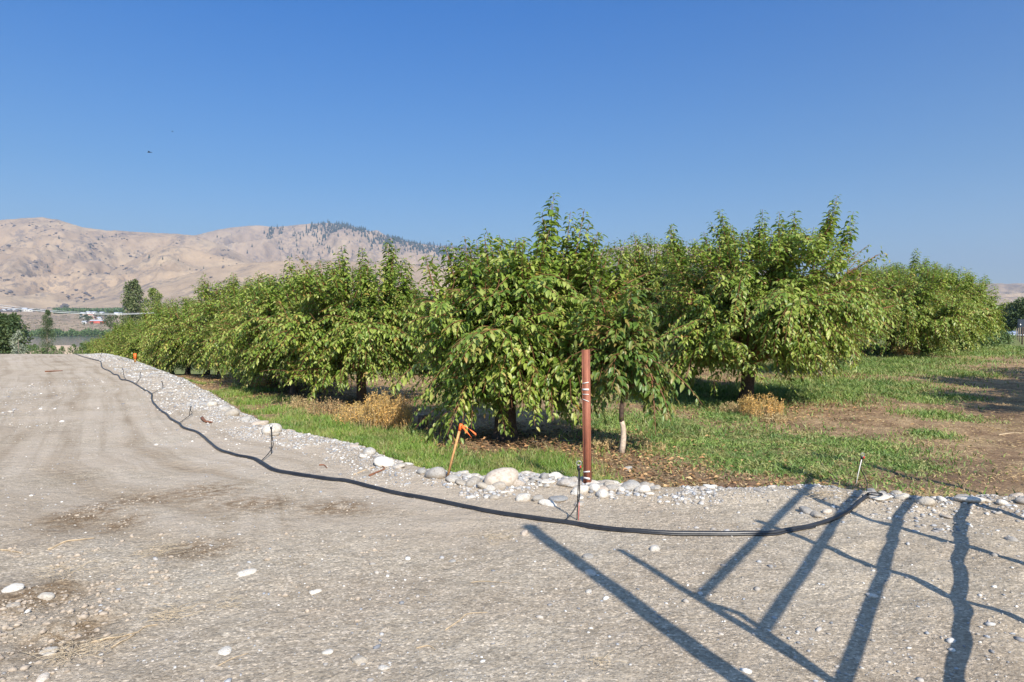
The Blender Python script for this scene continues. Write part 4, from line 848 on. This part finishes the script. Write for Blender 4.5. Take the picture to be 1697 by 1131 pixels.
BIG = [(449,716,34,'angular white rock behind the thin upright sprinkler'),(430,704,26,'flat pale rock left of the angular white rock'),(408,697,18,'small white rock on the bend of the road edge'),(385,688,22,'low white rock along the upper road edge'),(372,680,18,'white rock at the upper road edge above the sprinkler'),(352,673,16,'small pale rock high on the road edge'),(456,722,16,'little rock right of the angular white rock'),
 (612,752,24,'pointed pale rock leaning above the round one on the left bank'),(636,770,34,'big round pale rock on the grass edge left of the stake'),(602,758,14,'small stone tucked behind the pointed pale rock'),(660,775,22,'low flat white rock right of the big round one'),(699,784,20,'grey rock left of the round white rock by the stake'),(724,790,34,'round white rock at the foot of the wooden stake'),(750,796,24,'bluish grey rock just right of the stake foot'),(764,802,22,'flat white rock right of the bluish one'),
 (784,802,28,'rounded grey-white rock between the stake and the largest rock'),(800,808,20,'small rock at the left foot of the largest rock'),(830,800,50,'largest white boulder at the edge of the grass'),(858,804,20,'small brownish rock right of the largest boulder'),(812,812,18,'small stone below the largest boulder'),
 (932,790,26,'white rock left of the red post and highest in the pile'),(938,803,28,'rounded rock below the highest one in the pile'),(950,806,20,'small rock beside the sprinkler head'),(905,800,18,'flat stone in the middle of the rock pile'),(985,812,24,'rock at the right foot of the red post'),(1015,812,22,'rock right of the red post foot'),(1044,810,32,'grey oval rock right of the post'),(1030,814,16,'small rock left of the grey oval rock'),(1066,815,24,'whitish rock after the grey oval rock'),(1085,812,16,'small rounded white rock, bluish beside the bare soil'),
 (998,822,26,'broad pale rock below the post foot'),(962,816,26,'pale rock under the sprinkler'),(926,829,30,'flat tan rock at the front of the pile'),(866,828,24,'white rock at the lower front of the pile'),(893,830,20,'grey rock at the lower front of the pile'),
 (1533,834,26,'white rock at the right, at the edge of the bare soil'),(1456,826,28,'flat rock at the end of the hose'),(1605,832,46,'long flat pale rock near the right edge'),(1660,836,20,'small stone near the right edge'),(1697,834,26,'rock cut by the right edge'),(1335,850,22,'white stone in the little group left of the hose end'),(1352,856,20,'second stone in the little group left of the hose end'),(1370,850,16,'third stone in the little group left of the hose end'),(1570,858,18,'flat stone in the gravel below the right edge rocks'),
 (1040,779,14,'lone white stone on the bare soil below the young tree'),(20,978,34,'half-buried tan rock at the lower left'),(22,1003,20,'round tan rock below the half-buried rock at left'),(78,990,24,'broken tan rock in the clods at left'),(82,1082,28,'pale oval stone at the lower left'),(408,950,26,'flat pale stone in the middle of the gravel'),(522,982,18,'white oval stone in the gravel'),(543,1082,18,'white round stone near the bottom middle-left'),
 (372,1080,24,'pale flat stone near the bottom left'),(595,1097,26,'pale tilted stone near the bottom'),(637,1108,18,'white stone near the bottom centre'),(975,923,18,'white stone on the gatepost shadow'),(979,951,20,'grey stone in the gatepost shadow'),(1085,911,20,'white oval stone below the hose'),(1444,988,18,'white stone between the two gate shadows'),(868,885,16,'pale stone right under the hose'),(750,931,14,'white stone left of the shadow tip'),(975,981,12,'small white stone pair beside the shadow'),(1675,895,18,'white stone near the right edge of the gravel'),(70,1125,26,'pale blue stone at the bottom left corner')]
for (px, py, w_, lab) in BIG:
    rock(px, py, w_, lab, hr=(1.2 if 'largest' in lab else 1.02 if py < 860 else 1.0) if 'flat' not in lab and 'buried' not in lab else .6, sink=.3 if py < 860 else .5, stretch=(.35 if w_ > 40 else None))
SR = 'small river stone in the band of rocks along the road edge'
for k in range(222):
    if k < 75 or k > 150: px = rr.uniform(770, 1090)
    elif k < 110: px = rr.uniform(1090, 1697)
    elif k < 150: px = rr.uniform(470, 780)
    else: px = rr.uniform(235, 460)
    x0 = (px - CX) / F; 
    ye = 6.5
    for _ in range(30): ye = ye * .5 + .5 * float(np.interp(x0 * ye, EXs, EYs))
    off = -abs(rr.gauss(0, .16 if not (800 < px < 1000) else .38)) + .06; y = ye + off; x = x0 * y
    s_ = (.02 + .05 * rr.random() ** 1.8) * (1.2 if 780 < px < 1090 else .85) * (1 if y < 10 else 1.6)
    o_ = link('rock', RM[rr.randrange(7)], None, (x, y, gz(x, y) + s_ * .1), (rr.uniform(-.3, .3), rr.uniform(-.3, .3), rr.uniform(0, 6.28)), (s_ * rr.uniform(.9, 1.3), s_ * rr.uniform(.7, 1), s_ * rr.uniform(.65, 1.1))); tag(o_, SR, 'rock', 'rocks along the road edge')
# gravel: thousands of loose pebbles, one mass
def pebbles(name, X, Y, S, label, mt, cat='gravel', zf=.55, sm=True):
    n = len(X); rs = np.random.RandomState(n); Z = zg(X, Y)
    a = rs.uniform(0, 6.283, n); sx = rs.uniform(.8, 1.5, n); sy = rs.uniform(.6, 1, n)
    v = IV[None] * (1 + rs.uniform(-.18, .18, (n, len(IV)))[:, :, None]); vx = v[:, :, 0] * sx[:, None]; vy = v[:, :, 1] * sy[:, None]
    c_, s_ = np.cos(a)[:, None], np.sin(a)[:, None]; W = np.stack([vx * c_ - vy * s_, vx * s_ + vy * c_, v[:, :, 2] * zf], -1) * S[:, None, None]
    W += np.stack([X, Y, Z + S * .15], -1)[:, None]; Fc = (np.arange(n)[:, None, None] * len(IV) + IF[None]).reshape(-1, 3)
    return tag(link(name, npmesh(name, W.reshape(-1, 3), Fc, mt, sm)), label, cat, kind='stuff')
rs = np.random.RandomState(5)
n = 120000; X = rs.uniform(-13, 6.5, n); Y = 2.3 + 20 * rs.rand(n) ** 2.0
s = edge_s(X, Y); clump = fbm(X * 1.3, Y * 1.3, 201, 3)
dens = np.where(s < .05, .06 + .5 * np.exp(-((s + .25) / .4) ** 2) + .25 * sst(.5, .62, clump) + .22 * sst(1.2, 2.5, X) + .12 * sst(6, 4, Y), 0) * (s > -40)
dens += .8 * sst(-1.6, -.7, s + .8 * (clump - .5)) * sst(-2.5, -4.5, X) * (s < .1)
dens += .5 * np.exp(-((X / Y + .73) / .05) ** 2) * sst(9, 12, Y) * (s < 0)
keep = (rs.rand(n) < dens) & (np.abs(X) < Y * .8 + .6); X, Y = X[keep], Y[keep]
n0 = len(X)
S = .0028 + .009 * rs.rand(len(X)) ** 4 + (.006 + .014 * rs.rand(len(X))) * (rs.rand(len(X)) > .975); S *= 1
def band(n, x0, x1, s0, s1, a, b_, seed):
    global X, Y, S
    q = np.random.RandomState(seed); x = q.uniform(x0, x1, n); ss = s0 + (s1 - s0) * q.rand(n) ** .7; ye = np.interp(x, EXs, EYs); sl = (np.interp(x + .4, EXs, EYs) - np.interp(x - .4, EXs, EYs)) / .8
    y = ye + ss * np.sqrt(1 + sl * sl); k = fbm(x * 2, y * 2, 91, 2) + .12 * q.rand(n) > .42
    X = np.concatenate([X, x[k]]); Y = np.concatenate([Y, y[k]]); S = np.concatenate([S, (a + (b_ - a) * q.rand(n) ** 3)[k]])
band(12000, -23, -6, -1.25, .12, .006, .024, 1); band(9000, -6.5, -1, -.75, .1, .004, .020, 2); band(2600, -.9, 1.9, -.6, .14, .007, .030, 3); band(2600, 2.8, 5.2, -1.0, .15, .004, .026, 4); band(2200, -.5, .95, -.8, .02, .010, .034, 6); band(700, 1.8, 3.2, -.5, .1, .004, .016, 5)
S *= np.where(Y > 7, np.minimum(1.7, 1 + (Y - 7) * .06), 1)
pebbles('gravel', X, Y, S, 'loose pale pebbles strewn over the gravel road and its stony shoulder', M_peb); print('pebbles', len(X))
# soil clods at lower left
n = 9000; X = rs.uniform(-3.6, -.8, n); Y = rs.uniform(2.3, 5.2, n); k_ = (rs.rand(n) < .10 + .9 * sst(-1.9, -2.7, X) * sst(5.2, 4.2, Y)) & (np.abs(X) < Y * .82) & (fbm(X * 2.2, Y * 2.2, 401, 3) > .46); X, Y = X[k_], Y[k_]
DX = []
for cx, cy, rx, ry in DAMP: m_ = 110; DX.append(np.column_stack([rs.normal(cx, rx * .5, m_), rs.normal(cy, ry * .5, m_)]))
DX = np.vstack(DX); X = np.concatenate([X, DX[:, 0]]); Y = np.concatenate([Y, DX[:, 1]]); SC_ = np.concatenate([np.ones(len(X) - len(DX)), np.full(len(DX), .6)])
M_clod = simple('soil_clods', (.36, .30, .235), .95, .35, 30, .6)
pebbles('soil_clods', X, Y, (.004 + .020 * rs.rand(len(X)) ** 5) * SC_, 'crumbly brown soil clods on the left of the road', M_clod, 'soil', .6, False)

# ------------------------------------------------------------------ grass, weeds, litter
def blades(name, X, Y, H, Wd, ml, label, cat, lean=.5, seed=1):
    rs = np.random.RandomState(seed); n = len(X); Z = zg(X, Y); a = rs.uniform(0, 6.283, n); L = rs.uniform(.2, 1, n) * lean
    D1 = np.stack([np.cos(a) * L, np.sin(a) * L, np.ones(n)], -1); D1 /= np.linalg.norm(D1, axis=1)[:, None]
    D2 = np.stack([np.cos(a) * L * 2.6, np.sin(a) * L * 2.6, np.ones(n) * .7], -1); D2 /= np.linalg.norm(D2, axis=1)[:, None]
    b = rs.uniform(0, 6.283, n); S = np.stack([np.cos(b), np.sin(b), np.zeros(n)], -1) * Wd[:, None] * .5
    P = np.stack([X, Y, Z - .01], -1); h = H[:, None]
    V = np.stack([P - S, P + S, P + D1 * h * .5 + S * .8, P + D1 * h * .5 - S * .8, P + D1 * h * .5 + D2 * h * .5 + S * .1, P + D1 * h * .5 + D2 * h * .5 - S * .1], 1)
    Fc = (np.arange(n)[:, None, None] * 6 + np.array([[0,1,2,3],[3,2,4,5]])[None]).reshape(-1, 4)
    return tag(link(name, npmesh(name, V.reshape(-1, 3), Fc, ml)), label, cat, kind='stuff')
def scatter(n, x0, x1, y0, y1, fn, seed, p=1.0):
    rs = np.random.RandomState(seed); X = rs.uniform(x0, x1, n); Y = y0 + (y1 - y0) * rs.rand(n) ** p; k = rs.rand(n) < fn(X, Y); k &= np.abs(X) < Y * .85; return X[k], Y[k]
strip = lambda x, y: grassmask(x, y) * (x < 1.2)
X, Y = scatter(330000, -11, 1.3, 6.6, 21, strip, 1, 1.8); rs = np.random.RandomState(2); n = len(X); print('grass', n)
tall = .5 + .9 * fbm(X * 1.5, Y * 1.5, 301, 3)
blades('grass', X, Y, (.05 + .075 * rs.rand(n)) * tall * 1.25, .0045 + .004 * rs.rand(n) + .0004 * Y, M_grass, 'bright green grass strip between the road stones and the tree row', 'grass', .55, 3)
right = lambda x, y: grassmask(x, y) * (x >= 1.2)
X, Y = scatter(420000, 1.2, 24, 6.5, 34, right, 4, 1.5); n = len(X); rs = np.random.RandomState(6); print('weeds', n)
tall = .35 + 1.1 * fbm(X * 1.1, Y * 1.1, 311, 3) + .5 * sst(11, 16, Y)
blades('weedy_grass', X, Y, (.03 + .055 * rs.rand(n)) * tall * 1.5, .007 + .007 * rs.rand(n) + .0007 * Y, M_weed, 'low green weedy grass spreading between the tree rows at right', 'grass', .9, 7)
X, Y = scatter(260000, -11, 20, 6.5, 26, lambda x, y: .55 * grassmask(x, y), 14, 1.7); n = len(X); rs = np.random.RandomState(15); print('clover', n)
a = rs.uniform(0, 6.283, n); T = np.stack([np.cos(a), np.sin(a), rs.uniform(.0, .9, n)], -1); Ls = .015 + .03 * rs.rand(n) + .0006 * Y
V, Fc = leaf_geo(np.stack([X, Y, zg(X, Y) + .005 + .045 * rs.rand(n) * fbm(X * 2, Y * 2, 331, 2)], -1), T, rs.normal(0, .5, (n, 3)) + np.array([0, 0, 1]), Ls, Ls * .55, False, .3)
tag(link('broadleaf_weeds', npmesh('broadleaf_weeds', V, Fc, M_weed)), 'small broad-leaved weeds mixed through the orchard grass', 'weeds', kind='stuff')
bar = lambda x, y: np.clip((edge_s(x, y) > .25) * (.25 + .9 * sst(.42, .6, fbm(x * 1.2, y * 1.2, 321, 3))) * (1 - .6 * grassmask(x, y)), 0, 1)
X, Y = scatter(230000, -14, 17, 6.5, 27, bar, 8, 1.6); n = len(X); rs = np.random.RandomState(9); print('straw', n)
# straw: short stems lying nearly flat
Z = zg(X, Y); a = rs.uniform(0, 6.283, n); Ls = .02 + .07 * rs.rand(n); T = np.stack([np.cos(a), np.sin(a), rs.uniform(-.05, .5, n)], -1)
V, Fc = leaf_geo(np.stack([X, Y, Z + .006], -1), T, rs.normal(0, .4, (n, 3)) + np.array([0, 0, 1]), Ls, .004 + .003 * rs.rand(n) + .0003 * Y, False, .1)
tag(link('straw', npmesh('straw', V, Fc, M_straw)), 'dry straw and cut stems lying on the bare orchard soil', 'straw', kind='stuff')
TX = np.array([q[0] for q in TREES] + [q[0] for q in spots]); TY = np.array([q[1] for q in TREES] + [q[1] for q in spots])
def under(x, y):
    m = np.zeros(len(x))
    for a_, b_ in zip(TX, TY): m = np.maximum(m, np.exp(-(((x - a_) ** 2 + (y - b_) ** 2) / 3.2)))
    return m * (edge_s(x, y) > .3) * (1 - .8 * grassmask(x, y))
X, Y = scatter(130000, -12, 12, 6.8, 27, under, 10, 1.6); n = len(X); rs = np.random.RandomState(11); print('litter', n)
Z = zg(X, Y); a = rs.uniform(0, 6.283, n); T = np.stack([np.cos(a), np.sin(a), rs.uniform(0, .6, n)], -1); Ls = .03 + .06 * rs.rand(n)
V, Fc = leaf_geo(np.stack([X, Y, Z + .008 + .01 * rs.rand(n)], -1), T, rs.normal(0, .5, (n, 3)) + np.array([0, 0, 1]), Ls, Ls * .4, False, .3)
tag(link('fallen_leaves', npmesh('fallen_leaves', V, Fc, M_litter)), 'brown fallen leaves on the ground under the cherry trees', 'leaves', kind='stuff')

# ------------------------------------------------------------------ dry weed clumps
def weeds(px, py, wpx, hm, n, label, seed, mt=None, depth=.35, sparse=1.0):
    g = G(px, py); R_ = wpx / 2 / F * g.y; rs = np.random.RandomState(seed); st = MB(); LP, LT, LS = [], [], []
    for k in range(n):
        a = rs.uniform(0, 6.283); q = rs.rand() ** .5; x, y = math.cos(a) * q * R_, math.sin(a) * q * max(depth, R_ * .6); z = gz(g.x + x, g.y + y) - g.z - .02
        h = hm * rs.uniform(.55, 1.05) * (1 - .35 * q * q); lx, ly = rs.normal(0, .07, 2) * h * 2
        p = bez(np.array([x, y, z]), np.array([x + lx * .2, y + ly * .2, z + h * .6]), np.array([x + lx, y + ly, z + h]), 6); st.tube(p, np.linspace(.004, .0018, 6), 4, False)
        m = int(26 * sparse * h / hm) + 3; f = rs.uniform(.25, 1, m); i_ = np.clip((f * 5).astype(int), 0, 4); ff = (f * 5 - i_)[:, None]; P = p[i_] * (1 - ff) + p[i_ + 1] * ff
        d = rs.normal(0, .6, (m, 3)) + np.array([0, 0, .5]); LP.append(P + d * .018); LT.append(d); LS.append(rs.uniform(.018, .04, m))
    t = thing('dry_weeds', g, label, 'weeds', 'clumps of dry weeds under the trees'); st.obj('stalks', M_straw, t)
    P = np.vstack(LP); T = np.vstack(LT); S = np.concatenate(LS); nn = len(P); V, Fc = leaf_geo(P, T, rs.normal(0, 1, (nn, 3)), S, S * .5, False, .2)
    link('seed_heads', npmesh('seed_heads', V, Fc, mt or M_seed), t)
weeds(640, 710, 88, .66, 260, 'tallest and brightest yellow clump of dry weeds, in front of the second tree', 1)
weeds(588, 704, 64, .42, 120, 'lower tan weeds left of the bright yellow clump', 2, sparse=.6)
weeds(540, 694, 74, .4, 130, 'brownish dry weeds left of the second tree trunk', 3, M_litter, sparse=.6)
weeds(495, 678, 60, .3, 60, 'sparse brown weeds below the narrow tree', 4, M_straw, sparse=.5)
weeds(720, 716, 50, .3, 55, 'dark brown weeds around the cut stump', 5, M_litter, sparse=.6)
weeds(425, 644, 44, .4, 90, 'orange-tan weeds in the road-side row at left', 6)
weeds(300, 607, 26, .45, 50, 'small far clump of tan weeds under the left row', 7)
weeds(385, 632, 26, .35, 40, 'thin tan weeds between the left row trunks', 8, M_straw)
weeds(1262, 688, 70, .45, 130, 'orange-tan weeds right of the exposed rough trunk', 9)
weeds(1215, 684, 50, .22, 50, 'short straw-coloured weeds at the foot of the exposed rough trunk', 10, M_straw)
weeds(1290, 700, 50, .14, 50, 'flattened straw weeds spreading right of the exposed trunk', 11, M_straw)
weeds(1500, 592, 50, .6, 120, 'orange dry weeds in front of the far right clump of trees', 12)
weeds(1440, 585, 40, .3, 50, 'faded brown weeds left of the far orange weeds', 13, M_straw)
weeds(1085, 745, 30, .16, 24, 'few dry stems beside the young white-trunk tree', 14, M_straw, sparse=.5)
weeds(1000, 740, 40, .12, 30, 'low tan stems behind the foot of the red post', 15, M_straw)
g = G(716, 668); weeds(716, 668, 16, .75, 16, 'withered hanging brown weed between the corner tree and the bright clump', 16, M_litter)
# stumps
for (px, py, w_, h_, lab) in [(700, 716, 17, 28, 'cut tree stump with a grey top beside the bright dry weeds'), (444, 640, 8, 16, 'pale grey cut stump in the left row')]:
    g = G(px, py); r = w_ / 2 / F * g.y; H = h_ / F * g.y; t = thing('tree_stump', g, lab, 'stump')
    b = MB(); b.tube([(0, 0, -.05), (0, 0, H * .3), (.01, 0, H * .8), (.01, 0, H)], [r * 1.3, r * 1.05, r, r * .97], 12); b.obj('bark', M_bark, t, True); b = MB(); b.tube([(.01, 0, H + .002), (.01, 0, H + .01)], [r * .93, r * .9], 12); b.obj('cut_top', M_farbark, t)

# ------------------------------------------------------------------ sticks and scraps on the road
def stick(pts, r, label, ml=M_stick, name='stick', cat='stick'):
    P = [G(*p) for p in pts]; o0 = P[0].copy(); q = catmull([(p.x - o0.x, p.y - o0.y) for p in P], 5); z = zg(q[:, 0] + o0.x, q[:, 1] + o0.y) - o0.z + r * .7
    b = MB(); b.tube(np.column_stack([q, z]), np.linspace(r, r * .4, len(q)), 6); o_ = b.obj(name, ml, None, True, loc=o0); tag(o_, label, cat); return o_
stick([(80,912),(105,900),(130,896),(158,893)], .008, 'pale dry stick lying across the left of the road')
stick([(0,912),(18,914),(35,918)], .008, 'short pale stick at the left edge of the road')
stick([(150,1066),(190,1058),(225,1050),(240,1040),(262,1036)], .006, 'curved tan root on the gravel at lower left')
stick([(362,1104),(385,1092),(412,1083)], .003, 'thin straw stem near the bottom')
stick([(738,1045),(760,1030),(775,1018),(808,1016)], .004, 'forked thin tan twig in the middle of the gravel')
stick([(780,966),(800,964),(845,967)], .003, 'fine pale twig left of the gatepost shadow')
stick([(690,1075),(710,1071),(722,1078)], .004, 'small curved dry stem near the bottom')
stick([(185,1075),(200,1065),(225,1052)], .006, 'side piece of tan root at lower left')
stick([(1362,770),(1375,783),(1392,800)], .009, 'bare pale stick lying in the weeds left of the end sprinkler')
stick([(1655,722),(1675,719),(1700,718)], .012, 'pale stick on the bare lane at the right edge')
stick([(880,733),(930,731),(985,729),(1010,735)], .008, 'thin grey irrigation pipe on the litter behind the red post', M_farbark, 'pipe', 'pipe')
for k, pts in enumerate([[(586,788),(600,782),(618,776),(634,775)], [(612,790),(625,784),(637,778),(632,773)]]): stick(pts, .012 - .004 * (k == 0), ['tan strand of dry bark on the left bank', 'dark red-brown curled bark on the left bank'][k], [M_stick, M_scrap][k], 'bark_scrap', 'debris')
stick([(335,695),(341,701),(352,702)], .03, 'brown chunk of bark beside the hose', M_scrap, 'bark_scrap', 'debris')
stick([(529,772),(537,772),(542,777)], .010, 'small dark curled leaf scrap on the road', M_scrap, 'bark_scrap', 'debris')
stick([(82,592.3),(92,592.0),(102,591.8)], .012, 'dark sliver of bark near the road crest', M_scrap, 'bark_scrap', 'debris')
stick([(75,617),(90,616.3),(104,615.6)], .03, 'dark brown streak of bark on the far road', M_scrap, 'bark_scrap', 'debris')
def wisps(px, py, n, label, seed, r=.12):
    g = G(px, py); rs = np.random.RandomState(seed); b = MB()
    for k in range(n):
        a = rs.uniform(0, 6.283); p0 = np.array([*(rs.normal(0, r * .4, 2)), .008]); e = p0 + np.array([math.cos(a) * r, math.sin(a) * r * .8, rs.uniform(0, .03)]) * rs.uniform(.4, 1.1)
        b.tube(bez(p0, (p0 + e) / 2 + rs.normal(0, .045, 3) * [1, 1, .4] + [0, 0, .015], e, 5), .0011, 4, False)
    o_ = b.obj('dry_grass_tuft', M_wisp, None, loc=g); tag(o_, label, 'dry grass')
for k, (px, py, n_, lab, r_) in enumerate([(130,1085,70,'wiry dry grass tuft at the bottom left',.15),(285,1020,40,'tangle of dry grass on the gravel, left',.14),(372,1007,20,'small dry grass wisp on the gravel',.09),(265,915,40,'faded dry tuft in the damp patch',.16),(820,895,30,'dry wisp beside the stones under the hose',.12),(1360,820,80,'tan dry grass mat by the road edge under the gate shadow',.22),(765,785,14,'upright straw stems right of the stake',.1),(110,950,40,'dry roots in the clods at left',.16),(1000,1100,16,'small dry wisp at the bottom centre',.06)]): wisps(px, py, n_, lab, 90 + k, r_)
print('objects', len(D.objects))
